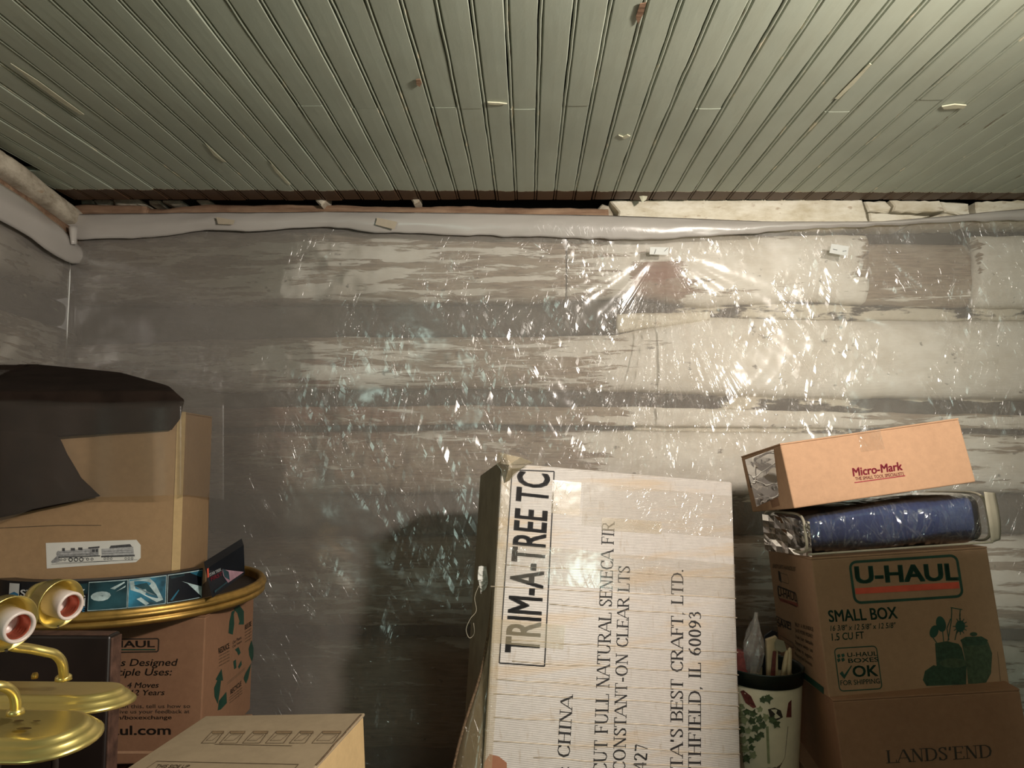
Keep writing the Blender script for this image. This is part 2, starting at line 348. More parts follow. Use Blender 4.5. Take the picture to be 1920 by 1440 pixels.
# ------------------------------------------------------------- lettering
SER = {
'A': (.74, [('t', [(0, 0), (.36, 1)]), ('T', [(.38, 1), (.74, 0)]), ('t', [(.13, .34), (.6, .34)])], [(0, 0), (.74, 0)]),
'B': (.62, [('T', [(.12, 0), (.12, 1)]), ('m', [(.12, .98), (.4, .98), (.54, .88), (.55, .72), (.4, .54), (.12, .52)]), ('m', [(.3, .52), (.5, .48), (.6, .28), (.52, .08), (.36, .02), (.12, .02)])], [(.08, 0), (.08, 1)]),
'C': (.66, [('m', [(.62, .76), (.56, .92), (.36, .99), (.16, .86), (.07, .5), (.16, .14), (.36, .01), (.54, .08), (.63, .22)]), ('t', [(.63, 1), (.63, .7)])], []),
'D': (.72, [('T', [(.12, 0), (.12, 1)]), ('m', [(.12, .98), (.4, .96), (.6, .8), (.67, .5), (.6, .2), (.4, .04), (.12, .02)])], [(.08, 0), (.08, 1)]),
'E': (.6, [('T', [(.12, 0), (.12, 1)]), ('t', [(.12, .975), (.55, .975)]), ('t', [(.12, .52), (.44, .52)]), ('t', [(.12, .025), (.58, .025)]), ('t', [(.55, 1), (.55, .8)]), ('t', [(.58, 0), (.58, .22)]), ('t', [(.44, .62), (.44, .42)])], [(.08, 0), (.08, 1)]),
'F': (.55, [('T', [(.12, 0), (.12, 1)]), ('t', [(.12, .975), (.52, .975)]), ('t', [(.12, .52), (.42, .52)]), ('t', [(.52, 1), (.52, .78)]), ('t', [(.42, .62), (.42, .42)])], [(.12, 0), (.08, 1)]),
'H': (.74, [('T', [(.13, 0), (.13, 1)]), ('T', [(.61, 0), (.61, 1)]), ('t', [(.13, .52), (.61, .52)])], [(.13, 0), (.13, 1), (.61, 0), (.61, 1)]),
'I': (.3, [('T', [(.15, 0), (.15, 1)])], [(.15, 0), (.15, 1)]),
'L': (.58, [('T', [(.12, 0), (.12, 1)]), ('t', [(.12, .025), (.56, .025)]), ('t', [(.56, 0), (.56, .24)])], [(.12, 1), (.08, 0)]),
'N': (.74, [('t', [(.12, 0), (.12, 1)]), ('T', [(.12, 1), (.62, 0)]), ('t', [(.62, 0), (.62, 1)])], [(.12, 0), (.1, 1), (.62, 1)]),
'O': (.74, [('m', [(.37 + .3*math.sin(a*math.pi/9), .5+.49*math.cos(a*math.pi/9)) for a in range(19)])], []),
'R': (.7, [('T', [(.12, 0), (.12, 1)]), ('m', [(.12, .98), (.4, .98), (.55, .88), (.56, .7), (.42, .52), (.12, .5)]), ('T', [(.32, .5), (.64, .02)])], [(.12, 0), (.08, 1), (.64, 0)]),
'S': (.52, [('m', [(.45, .8), (.38, .95), (.24, .99), (.1, .9), (.08, .74), (.2, .6), (.36, .46), (.46, .32), (.44, .12), (.28, .01), (.14, .05), (.06, .22)]), ('t', [(.46, 1), (.46, .74)]), ('t', [(.06, 0), (.06, .26)])], []),
'T': (.64, [('T', [(.32, 0), (.32, 1)]), ('t', [(.03, .975), (.61, .975)]), ('t', [(.03, 1), (.03, .78)]), ('t', [(.61, 1), (.61, .78)])], [(.32, 0)]),
'U': (.74, [('T', [(.13, 1), (.13, .3)]), ('m', [(.13, .34), (.17, .12), (.36, .01), (.54, .1), (.62, .3)]), ('t', [(.62, .3), (.62, 1)])], [(.13, 1), (.62, 1)]),
'0': (.5, [('m', [(.25 + .18*math.sin(a*math.pi/9), .5+.49*math.cos(a*math.pi/9)) for a in range(19)])], []),
'2': (.5, [('m', [(.06, .78), (.12, .94), (.26, .99), (.4, .9), (.42, .72), (.3, .46), (.05, .03)]), ('T', [(.05, .05), (.46, .05)])], []),
'3': (.5, [('m', [(.07, .82), (.2, .98), (.36, .92), (.38, .72), (.2, .55)]), ('m', [(.2, .55), (.38, .46), (.43, .26), (.34, .06), (.18, .01), (.05, .08)])], []),
'4': (.5, [('T', [(.34, 0), (.34, 1)]), ('t', [(.34, 1), (.03, .3)]), ('t', [(.03, .28), (.48, .28)])], []),
'6': (.5, [('m', [(.42, .99), (.2, .82), (.08, .5), (.09, .2), (.25, .01), (.4, .1), (.44, .32), (.34, .54), (.2, .56), (.09, .4)])], []),
'7': (.5, [('T', [(.05, .95), (.46, .95)]), ('t', [(.46, .95), (.2, 0)])], []),
'9': (.5, [('m', [(.08, .01), (.3, .18), (.42, .5), (.41, .8), (.25, .99), (.1, .9), (.06, .68), (.16, .46), (.3, .44), (.41, .6)])], []),
',': (.26, [('T', [(.1, .06), (.14, -.02)]), ('t', [(.14, .02), (.07, -.16)])], []),
'.': (.26, [('T', [(.1, 0), (.1, .12)])], []), "'": (.24, [('T', [(.12, 1), (.1, .72)])], []),
':': (.3, [('T', [(.12, 0), (.12, .13)]), ('T', [(.12, .5), (.12, .63)])], []), '-': (.36, [('T', [(.04, .36), (.32, .36)])], []), ' ': (.32, [], []) }
def serif_mesh(s, T=.125, t=.05, track=.06):
    vs_ = []; fs = []; x = 0
    def rib(pts, mode):
        n = len(pts); b0 = len(vs_)
        for i in range(n):
            a = pts[max(i-1, 0)]; c = pts[min(i+1, n-1)]
            dx, dy = c[0]-a[0], c[1]-a[1]; L = math.hypot(dx, dy) or 1; dx /= L; dy /= L
            wd = T if mode == 'T' else t if mode == 't' else t+(T-t)*abs(dy)**1.3
            vs_.append((x+pts[i][0]-dy*wd/2, pts[i][1]+dx*wd/2)); vs_.append((x+pts[i][0]+dy*wd/2, pts[i][1]-dx*wd/2))
        for i in range(n-1): fs.append((b0+2*i, b0+2*i+1, b0+2*i+3, b0+2*i+2))
    for ch in s:
        wd, st, se = SER[ch]
        for mode, pts in st: rib(pts, mode)
        for sx, sy in se:
            yy = .022 if sy == 0 else .978
            rib([(sx-.13, yy), (sx+.13, yy)], 't')
        x += wd+track
    return vs_, fs, max(x-track, .01)
_tc = {}
def sans_mesh(s, bold=0.0, shear=0.0):
    key = (s, bold, shear)
    if key in _tc: return _tc[key]
    def conv(txt):
        c = bpy.data.curves.new('t', 'FONT'); c.body = txt; c.shear = shear; c.resolution_u = 3
        o = bpy.data.objects.new('t', c); COL.objects.link(o)
        dg = bpy.context.evaluated_depsgraph_get(); me = bpy.data.meshes.new_from_object(o.evaluated_get(dg))
        vv = [(v.co.x, v.co.y) for v in me.vertices]; ff = [tuple(p.vertices) for p in me.polygons]
        bpy.data.objects.remove(o); bpy.data.curves.remove(c); bpy.data.meshes.remove(me); return vv, ff
    if '_H' not in _tc:
        hv, _ = conv('H'); _tc['_H'] = max(v[1] for v in hv)-min(v[1] for v in hv)
    vv, ff = conv(s); H = _tc['_H']; x0 = min(v[0] for v in vv); x1 = max(v[0] for v in vv)
    sv = [((v[0]-x0)/H, v[1]/H) for v in vv]; W = (x1-x0)/H
    if bold > .008:                    # heavier strokes: the outline stamped again slightly aside
        b_ = bold*.9; n = len(sv); base = list(sv); fb = list(ff); sv = []; ff = []
        for k, (ox, oy) in enumerate(((-b_, -b_*.7), (b_, -b_*.7), (-b_, b_*.7), (b_, b_*.7), (0, 0))):
            sv += [(x+ox, y+oy) for x, y in base]; ff += [tuple(i+k*n for i in f_) for f_ in fb]
    r = (sv, ff, W); _tc[key] = r; return r
class Face:
    def __init__(s, O, U, Vv, fn=None):
        s.O = V(O); s.U = V(U).normalized(); s.V = V(Vv).normalized(); s.N = s.U.cross(s.V).normalized(); s.fn = fn
        if (CAM-s.O).dot(s.N) < 0: s.N = -s.N
    def uv(s, px, py):
        d = ray(px, py); t = (s.O-CAM).dot(s.N)/d.dot(s.N); q = CAM+d*t-s.O
        return (q.dot(s.U), q.dot(s.V))
    def w(s, u, v, off=.0007): return s.O+s.U*u+s.V*v+s.N*off
def lettering(f, s, a, b, c, m, parent, px=True, serif=False, bold=0., shear=0., off=.0007, name='lettering'):
    """baseline from a to b, cap height point c (photo positions or face coordinates)"""
    if px: a, b, c = f.uv(*a), f.uv(*b), f.uv(*c)
    vv, ff, W = serif_mesh(s) if serif else sans_mesh(s, bold, shear)
    du = ((b[0]-a[0])/W, (b[1]-a[1])/W); dv = (c[0]-a[0], c[1]-a[1])
    return obj(name, [f.w(a[0]+du[0]*x+dv[0]*y, a[1]+du[1]*x+dv[1]*y, off) for x, y in vv], ff, m, parent)
def poly(f, pts, m, parent, px=True, off=.0006, name='print'):
    if px: pts = [f.uv(*p) for p in pts]
    vv = [f.w(p[0], p[1], off) for p in pts]
    tri = tessellate_polygon([[V((p[0], p[1], 0)) for p in pts]])
    return obj(name, vv, [tuple(t) for t in tri], m, parent)
def rrect(u0, v0, u1, v1, r, k=5):
    out = []
    for cx, cy, a0 in ((u1-r, v1-r, 0), (u0+r, v1-r, 90), (u0+r, v0+r, 180), (u1-r, v0+r, 270)):
        for i in range(k+1):
            a = math.radians(a0+90*i/k); out.append((cx+r*math.cos(a), cy+r*math.sin(a)))
    return out
def ring(f, lo, li, m, parent, off=.0006, name='print'):
    n = len(lo); vv = [f.w(p[0], p[1], off) for p in lo]+[f.w(p[0], p[1], off) for p in li]
    return obj(name, vv, [(i, (i+1) % n, n+(i+1) % n, n+i) for i in range(n)], m, parent)
def frame(f, pa, pb, th, r, m, parent, px=True):
    a = f.uv(*pa) if px else pa; b = f.uv(*pb) if px else pb
    u0, u1 = sorted((a[0], b[0])); v0, v1 = sorted((a[1], b[1]))
    return ring(f, rrect(u0, v0, u1, v1, r), rrect(u0+th, v0+th, u1-th, v1-th, max(r-th, .0005)), m, parent)
def ell(cx, cy, rx, ry, n=20, rot=0):
    return [(cx+rx*math.cos(2*math.pi*i/n)*math.cos(rot)-ry*math.sin(2*math.pi*i/n)*math.sin(rot), cy+rx*math.cos(2*math.pi*i/n)*math.sin(rot)+ry*math.sin(2*math.pi*i/n)*math.cos(rot)) for i in range(n)]
def strokep(f, pts, wd, m, parent, px=True, off=.0006, name='print'):
    q = [f.uv(*p) for p in pts] if px else pts
    vs_ = []; fs = []
    for i in range(len(q)-1):
        a, b = V(q[i]+(0,)), V(q[i+1]+(0,)); d = (b-a); 
        if d.length < 1e-6: continue
        d.normalize(); nn = V((-d.y, d.x, 0))*wd/2; k = len(vs_)
        for p in (a+nn, a-nn, b-nn, b+nn): vs_.append(f.w(p.x, p.y, off))
        fs.append((k, k+1, k+2, k+3))
    return obj(name, vs_, fs, m, parent)
def strokes(f, lines, wd, m, parent, px=True, off=.0006, name='print'):
    vs_ = []; fs = []
    for pts in lines:
        q = [f.uv(*p) for p in pts] if px else pts
        for i in range(len(q)-1):
            a, b = V(q[i]+(0,)), V(q[i+1]+(0,)); d = (b-a)
            if d.length < 1e-6: continue
            d.normalize(); nn = V((-d.y, d.x, 0))*wd/2; k = len(vs_)
            for p in (a+nn, a-nn, b-nn, b+nn): vs_.append(f.w(p.x, p.y, off))
            fs.append((k, k+1, k+2, k+3))
    return obj(name, vs_, fs, m, parent)
# ------------------------------------------------------------- the room
D = 2.38
def X(px): return (px-990)/F*D
def Z(py): return 1.2-(py-827)/F*D
ZC = 1.2+.816
_MC = np.array(MC)
def warp(pts):                         # nominal wall coordinates -> true wall coordinates
    pts = np.asarray(pts, float); px = pts[..., 0]*F/D+990; py = 827-(pts[..., 2]-1.2)*F/D
    d = np.stack([px-960, 720-py, -F+0*px], -1) @ _MC.T; t = D/d[..., 1]
    return np.stack([d[..., 0]*t, pts[..., 1], np.maximum(1.2+d[..., 2]*t, .004)], -1)
def blob(px, py, cx, cy, rx, ry, p=4): return np.exp(-(np.abs((px-cx)/rx)**p+np.abs((py-cy)/ry)**p))
def washf(px, py):
    w_ = .42+0*px
    w_ = w_+.20*np.clip((px-1050)/150, 0, 1)
    for cx, cy, rx, ry, a in ((1620, 655, 330, 95, .62), (1380, 850, 215, 90, .8), (1900, 520, 60, 120, .4), (1250, 600, 70, 30, .35),
                              (1450, 480, 230, 40, .2), (560, 540, 200, 25, .12), (560, 470, 300, 14, .16), (650, 690, 220, 40, .1),
                              (380, 660, 260, 30, .1), (700, 510, 320, 50, .08), (300, 610, 300, 60, -.1), (1830, 715, 130, 50, .4),
                              (800, 1000, 500, 60, -.25), (800, 870, 420, 60, -.12), (1735, 478, 108, 45, -.9), (600, 1120, 300, 60, .02),
                              (1235, 530, 50, 45, -.45), (700, 1350, 400, 110, -.2), (560, 1080, 120, 30, .1), (1830, 765, 130, 12, -.9), (1640, 1150, 500, 200, -.1)):
        w_ = w_+a*blob(px, py, cx, cy, rx, ry)
    return w_
def redf(px, py):
    return .8*blob(px, py, 600, 705, 80, 30, 2)+.5*blob(px, py, 600, 780, 250, 40, 2)+.7*blob(px, py, 1240, 520, 60, 60, 2)+.4*blob(px, py, 250, 690, 160, 25, 2)+.25*blob(px, py, 560, 860, 200, 60, 2)
def setattr_f(o, name, arr):
    a = o.data.attributes.new(name, 'FLOAT', 'POINT'); a.data.foreach_set('value', np.asarray(arr, dtype=np.float32).ravel())
def logmesh(name, x0, x1, z0f, z1f, parent, m, seed, front=2.395, bulge=.045, back=2.49, prof=4, nx=None, map_=None, washmul=1., nv=18):
    """a hewn log or chinking strip between two height functions of x"""
    nx = nx or max(6, int((x1-x0)/.014)); xs = np.linspace(x0, x1, nx); t = np.linspace(0, 1, nv)
    Xg, T = np.meshgrid(xs, t, indexing='ij')
    px = Xg*F/D+990
    z0 = z0f(xs)[:, None]; z1 = z1f(xs)[:, None]
    Zg = z0+(z1-z0)*T
    b = bulge*(1-np.abs(2*T-1)**prof)
    Yg = front+bulge-b-.012*fbm(Xg*4, Zg*14+seed*3, seed)-.004*fbm(Xg*30, Zg*60, seed+5)
    Yg[:, 0] = back; Yg[:, -1] = back
    pts = np.stack([Xg, Yg, Zg], -1).reshape(-1, 3)
    py = 827-(Zg-1.2)*F/D
    wash = washf(px, py)*washmul; red = redf(px, py)
    fs = gridf(nx, nv).tolist()
    fs += [[i*nv, i*nv+nv-1, (i+1)*nv+nv-1, (i+1)*nv] for i in range(nx-1)]
    fs += [list(range(nv)), list(range((nx-1)*nv+nv-1, (nx-1)*nv-1, -1))]
    pts = map_(pts) if map_ is not None else warp(pts)
    o = obj(name, pts, fs, m, parent, True); fixn(o)
    setattr_f(o, 'wash', wash); setattr_f(o, 'red', red); return o
def wob(py, amp, seed, k=1.6): return lambda xs: Z(py)+amp*vn(xs*k, xs*0+seed, seed)*D/F*1.0+.002*vn(xs*14, xs*0, seed+3)
def lin(pts):                          # height line through photo positions
    xs_ = [X(p[0]) for p in pts]; zs_ = [Z(p[1]) for p in pts]
    return lambda xs: np.interp(xs, xs_, zs_)+.003*vn(np.asarray(xs)*9, np.asarray(xs)*0+zs_[0], 4)+.0015*vn(np.asarray(xs)*40, np.asarray(xs)*0, 9)
XL, XR = -1.56, 2.08
v, f = boxv((XL-.1, 2.50, 0), (XR-XL+.3, 0, 0), (0, .06, 0), (0, 0, ZC+.1))
wb = fixn(obj('wall_back', v, f, M['backing'])); tag(wb, None, None, kind='structure')
rows = [('log', 425, 562, [(-400, XR)], 2), ('log', 626, 740, None, 3), ('log', 802, 930, None, 4), ('log', 1012, 1188, None, 5), ('log', 1218, 1420, None, 6), ('log', 1450, 1480, None, 7)]
L1 = lin([(90, 566), (400, 570), (700, 566), (1000, 566), (1180, 552), (1330, 575), (1500, 560), (1700, 572), (1950, 575)])
L2 = lin([(90, 640), (400, 628), (700, 622), (900, 624), (1160, 618), (1330, 583), (1600, 590), (1950, 590)])
L3 = lin([(90, 740), (400, 738), (800, 730), (1200, 736), (1500, 748), (1950, 752)])
L3b = lin([(90, 765), (400, 762), (800, 757), (1200, 760), (1500, 768), (1950, 776)])
L4 = lin([(90, 803), (500, 801), (900, 797), (1200, 800), (1950, 806)])
L4b = lin([(90, 808), (500, 806), (900, 802), (1200, 804), (1950, 812)])
L5 = lin([(90, 925), (500, 934), (950, 930), (1400, 936), (1950, 930)])
L6 = lin([(90, 975), (500, 1012), (950, 1008), (1400, 1010), (1950, 1005)])
L7 = lin([(90, 1185), (700, 1188), (1950, 1195)]); L8 = lin([(90, 1198), (700, 1202), (1950, 1210)])
L9 = lin([(90, 1420), (1950, 1430)]); L10 = lin([(90, 1455), (1950, 1460)])
TOP = lin([(90, 420), (1950, 428)])
for a_, b_, s_ in ((XL, X(1061), 1), (X(1064), X(1634), 2), (X(1842), XR, 3)): logmesh('log', a_, b_, L1, TOP, wb, M['log'], s_)
logmesh('log', X(1637), X(1839), L1, lin([(1600, 440), (1900, 440)]), wb, M['log'], 8, front=2.43, washmul=.5)
logmesh('log', XL, XR, L3, L2, wb, M['log'], 11)
logmesh('log', XL, XR, L4, L3b, wb, M['log'], 12, front=2.425, bulge=.015, washmul=.8)
logmesh('log', XL, XR, L5, L4b, wb, M['log'], 13, front=2.40)
logmesh('log', XL, XR, L7, L6, wb, M['log'], 14)
logmesh('log', XL, XR, L9, L8, wb, M['log'], 15)
logmesh('log', XL, XR, lambda xs: xs*0+.005, L10, wb, M['log'], 16)
for lo, hi, s_, fr, wm in ((L2, L1, 21, 2.452, .55), (L3b, L3, 22, 2.458, .5), (L6, L5, 23, 2.455, .45), (L8, L7, 24, 2.46, .5), (L10, L9, 25, 2.46, .5), (L4b, L4, 26, 2.46, .5)):
    lo2 = (lambda q: lambda xs: q(xs)-.012)(lo); hi2 = (lambda q: lambda xs: q(xs)+.012)(hi)
    logmesh('chinking', XL, XR, lo2, hi2, wb, M['chink'], s_, front=fr, bulge=.008, washmul=wm, nv=8)
# a white blob of daubing above the sheet's gathered point
logmesh('chinking', X(1160), X(1335), lin([(1160, 622), (1335, 600)]), lin([(1160, 580), (1335, 578)]), wb, M['plaster'], 31, front=2.405, bulge=.03, nv=10)
# exposed top course: beam, plaster chunks and slabs
logmesh('beam', X(146), X(1140), lin([(140, 416), (1150, 424)]), lin([(140, 391), (335, 389), (400, 383), (700, 387), (1140, 391)]), wb, M['beam'], 41, front=2.365, bulge=.01, back=2.5)
logmesh('beam', X(400), X(1120), lin([(300, 386), (1140, 395)]), lin([(300, 379), (560, 382), (1140, 385)]), wb, M['beam'], 42, front=2.40, bulge=.01, back=2.5)
logmesh('beam', X(146), X(282), lin([(140, 408), (300, 408)]), lin([(140, 388), (300, 389)]), wb, M['beam'], 43, front=2.35, bulge=.01, back=2.5)
def chunk(pts, y0, y1, m, parent, name='plaster_chunk', rough=.004):
    n = len(pts); vs_ = []
    c = (sum(p[0] for p in pts)/n, sum(p[1] for p in pts)/n)
    dd = []
    for i in range(n):
        a, b = pts[i], pts[(i+1) % n]; L = math.hypot(b[0]-a[0], b[1]-a[1]); k = max(1, int(L/9))
        for j in range(k):
            t = j/k; dd.append((a[0]+(b[0]-a[0])*t+random.uniform(-1.2, 1.2)*(j > 0), a[1]+(b[1]-a[1])*t+random.uniform(-1.2, 1.2)*(j > 0)))
    n = len(dd)
    q = lambda p, y, s: V((P(p[0], p[1], D).x, y, P(p[0], p[1], D).z))
    def inset(p, d):
        L = math.hypot(p[0]-c[0], p[1]-c[1]) or 1; return (p[0]-(p[0]-c[0])/L*min(d, L*.5), p[1]-(p[1]-c[1])/L*min(d, L*.5))
    for p in dd: vs_.append(q(p, y1, 1))
    for p in dd: vs_.append(q(p, y0+.006, 1))
    for p in dd: vs_.append(q(inset(p, 3), y0+random.uniform(-.001, .001), 1))
    fs = [(i+k*n, (i+1) % n+k*n, (i+1) % n+(k+1)*n, i+(k+1)*n) for k in (0, 1) for i in range(n)]
    tri = tessellate_polygon([[V((p[0], p[1], 0)) for p in dd]])
    fs += [tuple(2*n+i for i in t) for t in tri]+[tuple(t) for t in tri]
    return fixn(obj(name, vs_, fs, m, parent))
for pts in ([(1143, 378), (1240, 376), (1400, 374), (1560, 376), (1616, 377), (1620, 392), (1628, 418), (1560, 426), (1300, 424), (1156, 418), (1160, 398)],):
    chunk(pts, 2.372, 2.49, M['plaster'], wb, 'plaster_slab')
for pts in ([(1621, 377), (1662, 376), (1673, 388), (1668, 398), (1629, 396)], [(1668, 376), (1762, 377), (1770, 396), (1720, 400), (1672, 397), (1676, 386)],
            [(1629, 399), (1700, 402), (1745, 405), (1700, 422), (1632, 422)], [(1764, 377), (1818, 381), (1822, 407), (1774, 397)],
            [(1748, 406), (1772, 399), (1822, 410), (1822, 418), (1710, 420)]):
    chunk(pts, 2.378+random.uniform(-.004, .004), 2.49, M['plaster'], wb, 'plaster_block')
chunk([(1829, 379), (1960, 374), (2150, 374), (2150, 420), (1840, 416), (1831, 402)], 2.376, 2.49, M['plaster'], wb, 'plaster_slab')
for pts, mm in (([(146, 366), (172, 364), (174, 381), (150, 381)], 'plaster_old'), ([(174, 365), (205, 362), (210, 378), (196, 388), (180, 384), (173, 376)], 'plaster_old'),
            ([(207, 364), (252, 362), (268, 366), (262, 372), (276, 386), (214, 383), (210, 373)], 'plaster_old'), ([(272, 366), (298, 366), (296, 380), (276, 380)], 'plaster_old'),
            ([(300, 367), (336, 369), (340, 380), (318, 382), (300, 376)], 'plaster_old'), ([(362, 372), (388, 370), (398, 380), (376, 384)], 'plaster_old'),
            ([(812, 396), (850, 397), (858, 408), (818, 412)], 'plaster_old'), ([(860, 400), (905, 399), (985, 407), (960, 411), (866, 409)], 'plaster_old')):
    chunk(pts, 2.385+random.uniform(-.006, .01), 2.49, M[mm], wb, 'plaster_chunk')
chunk([(1118, 392), (1130, 380), (1142, 384), (1150, 398), (1152, 416), (1124, 414)], 2.39, 2.49, M['plaster_old'], wb, 'plaster_chunk')
# ---- left wall (turned a little from square)
LD = V((-.19, .98, 0)).normalized()         # direction along the wall away from the camera
LN = V((LD.y, -LD.x, 0))
def lmap(pts):                               # x -> along wall, y -> depth behind surface
    o = np.array([-1.60, 2.42, 0.]); al = pts[:, 0:1]; dp = pts[:, 1:2]-2.395
    return o+al*np.array([LD.x, LD.y, 0])-dp*np.array([LN.x, LN.y, 0])+pts[:, 2:3]*np.array([0, 0, 1.])
def lw(al, dp, z): return V((-1.60, 2.42, 0))+LD*al-LN*dp+V((0, 0, z))
v = [lw(-3.2, .12, 0), lw(.15, .12, 0), lw(.15, .18, 0), lw(-3.2, .18, 0), lw(-3.2, .12, 2.1), lw(.15, .12, 2.1), lw(.15, .18, 2.1), lw(-3.2, .18, 2.1)]
wl = fixn(obj('wall_left', v, boxv((0, 0, 0), (1, 0, 0), (0, 1, 0), (0, 0, 1))[1], M['backing'])); tag(wl, None, None, kind='structure')
def cz(z, amp=.006): return lambda xs: z+amp*vn(xs*3, xs*0+z*9, 3)
for i, (z0, z1, mm, fr, wm) in enumerate(((1.935, 2.012, 'chink', 2.44, .8), (1.70, 1.93, 'log', 2.395, 1.15), (1.60, 1.70, 'chink', 2.44, .8), (1.40, 1.60, 'log', 2.395, 1.15), (1.34, 1.40, 'chink', 2.44, .5), (1.13, 1.34, 'log', 2.395, 1.), (1.05, 1.13, 'chink', 2.44, .5), (.8, 1.05, 'log', 2.395, 1.), (.01, .8, 'log', 2.40, .8))):
    logmesh('log' if mm == 'log' else 'chinking', -3.0, .08, cz(z0), cz(z1), wl, M[mm], 60+i, front=fr, bulge=.03, map_=lmap, washmul=wm, nv=12, nx=120)
logmesh('beam', -3.0, .1, cz(1.925), cz(2.0, .003), wl, M['plaster_old'], 80, front=2.335, bulge=.03, map_=lmap, nv=10, nx=160)
logmesh('beam', -3.0, .1, cz(1.865), cz(1.93), wl, M['beam'], 81, front=2.345, bulge=.02, map_=lmap, nv=8, nx=160)
# ---- right wall, rear wall and floor out of frame
for nm, O, A, B, C in (('wall_right', (2.25, -3, 0), (.06, 0, 0), (0, 5.5, 0), (0, 0, 2.1)), ('wall_rear', (-1.3, -3.06, 0), (3.6, 0, 0), (0, .06, 0), (0, 0, 2.1)), ('floor', (-1.9, -3, -.05), (4.2, 0, 0), (0, 5.5, 0), (0, 0, .05))):
    v, f = boxv(O, A, B, C); o = fixn(obj(nm, v, f, M['floor'] if nm == 'floor' else M['log'])); tag(o, None, None, kind='structure')
    if nm != 'floor': setattr_f(o, 'wash', np.full(8, .5)); setattr_f(o, 'red', np.zeros(8))
# ---- ceiling
v, f = boxv((-1.9, -3, ZC+.022), (4.2, 0, 0), (0, 5.55, 0), (0, 0, .04))
ce = fixn(obj('ceiling', v, f, M['backing'])); tag(ce, None, None, kind='structure')
PITCHP = .0648; XO = .0228
def yceil(px, py):                      # depth where that photo line meets the ceiling
    d = ray(px, py); return d.y*(ZC-1.2)/d.z
def endy(x):                            # plank end, bare strip start
    px = 990+x/2.36*F*.955
    return yceil(px, 373), yceil(px, 353+(px-145)*.004)
def plank(x0, y0, y1, ye, seed):
    # cross-section of beaded board: (x, z drop, edge flag)
    wdt = PITCHP; g = .0022; dz = random.uniform(-.0008, .0012)
    sec = [(0, -.012, 1), (0, .0005, 1), (.0012, .0025, 1), (.0035, .003, .95), (.0055, .0022, 1), (.0068, -.004, 1), (.0085, .001, .9), (.0105, .003, .75), (.02, .0032, .15), (wdt*.6, .0034, 0), (wdt-.012, .0032, .25), (wdt-.004, .0030, .8), (wdt-g, .001, 1), (wdt-g, -.012, 1)]
    ny = max(3, int((y1-y0)/.03)); ys = np.linspace(y0, y1, ny)
    if y1 > 2.2: ys = np.unique(np.concatenate([ys, np.linspace(2.22, y1, 14)]))
    ny = len(ys); sx = np.array([s[0] for s in sec]); sz = np.array([s[1] for s in sec]); se = np.array([s[2] for s in sec])
    jit = .0011*vn(ys*9, ys*0+seed, seed)+.0005*vn(ys*40, ys*0, seed+1)
    Xg = x0+sx[None, :]+(jit[:, None])*(se[None, :] > .9); Yg = ys[:, None]+0*Xg; Zg = ZC-sz[None, :]-dz+.0006*vn(ys*5, ys*0, seed+4)[:, None]
    pts = np.stack([Xg, Yg, Zg+0*Xg], -1).reshape(-1, 3); ns = len(sec)
    fs = gridf(ny, ns).tolist()+[list(range(ns)), list(range((ny-1)*ns, ny*ns))[::-1], ]
    fs += [[i*ns+ns-1, i*ns, (i+1)*ns, (i+1)*ns+ns-1] for i in range(ny-1)]
    o = obj('plank', pts, fs, M['plank'], ce); fixn(o)
    bare = np.clip((Yg-ye)/.02*.5+.5, 0, 1)*.999
    setattr_f(o, 'edge', np.broadcast_to(se[None, :], Xg.shape)); setattr_f(o, 'bare', bare); return o
k0 = int(math.floor((-1.60-XO)/PITCHP)); k1 = int(math.ceil((2.2-XO)/PITCHP))
for k in range(k0, k1):
    x0 = XO+k*PITCHP; e1, e0 = endy(x0+PITCHP/2)
    ys = -2.9
    yl = 2.42+(x0+.02-(-1.475))/(-.136)*.99 if x0 < -1.3 else -3   # left wall runs slanting
    # start where the plank clears the left wall
    if x0 < -.6: ys = max(ys, 1.803-(x0+PITCHP*1.1+1.408)/.214)
    if ys > e1-.05: continue
    e1 += random.uniform(-.006, .004)
    joint = {-4: 1.69, -3: 1.755, -1: 1.70, 0: 9, 1: 1.705, 3: 1.71}
    jy = 1.70+random.uniform(-.05, .03) if k in (-9, -7, -4, -3, -1, 1, 3, 6, 11, 14) else None
    if jy and ys < jy-.3:
        plank(x0, ys, jy-.0005, e0, k+100); plank(x0, jy+.0005, e1, e0, k+200)
    else: plank(x0, ys, e1, e0, k+100)
# flakes of paint and daubing hanging at the plank ends and on the boards
def flake(pts, y, m, parent, name='paint_flake', curl=.006):
    c = (sum(p[0] for p in pts)/len(pts), sum(p[1] for p in pts)/len(pts)); n = len(pts)
    ctr = P(c[0], c[1], y-curl); ring_ = [P(p[0], p[1], y) for p in pts]; bk = [p+V((0, .002, .0005)) for p in ring_]
    vs_ = [ctr]+ring_+[ctr+V((0, .002, .0005))]+bk
    fs = [(0, 1+i, 1+(i+1) % n) for i in range(n)]+[(n+1, n+2+(i+1) % n, n+2+i) for i in range(n)]+[(1+i, n+2+i, n+2+(i+1) % n, 1+(i+1) % n) for i in range(n)]
    return fixn(obj(name, vs_, fs, m, parent))
flake([(464, 337), (488, 340), (494, 352), (466, 348)], 2.27, M['flake'], ce)
flake([(1200, 348), (1216, 362), (1212, 374), (1204, 380), (1196, 362)], 2.31, M['flake'], ce)
flake([(1323, 358), (1334, 358), (1328, 369)], 2.33, M['flake'], ce); flake([(1397, 360), (1404, 360), (1399, 369)], 2.33, M['flake'], ce)
flake([(640, 356), (654, 355), (650, 363), (641, 363)], 2.31, M['flake'], ce); flake([(412, 352), (434, 352), (437, 362), (424, 358)], 2.30, M['flake'], ce)
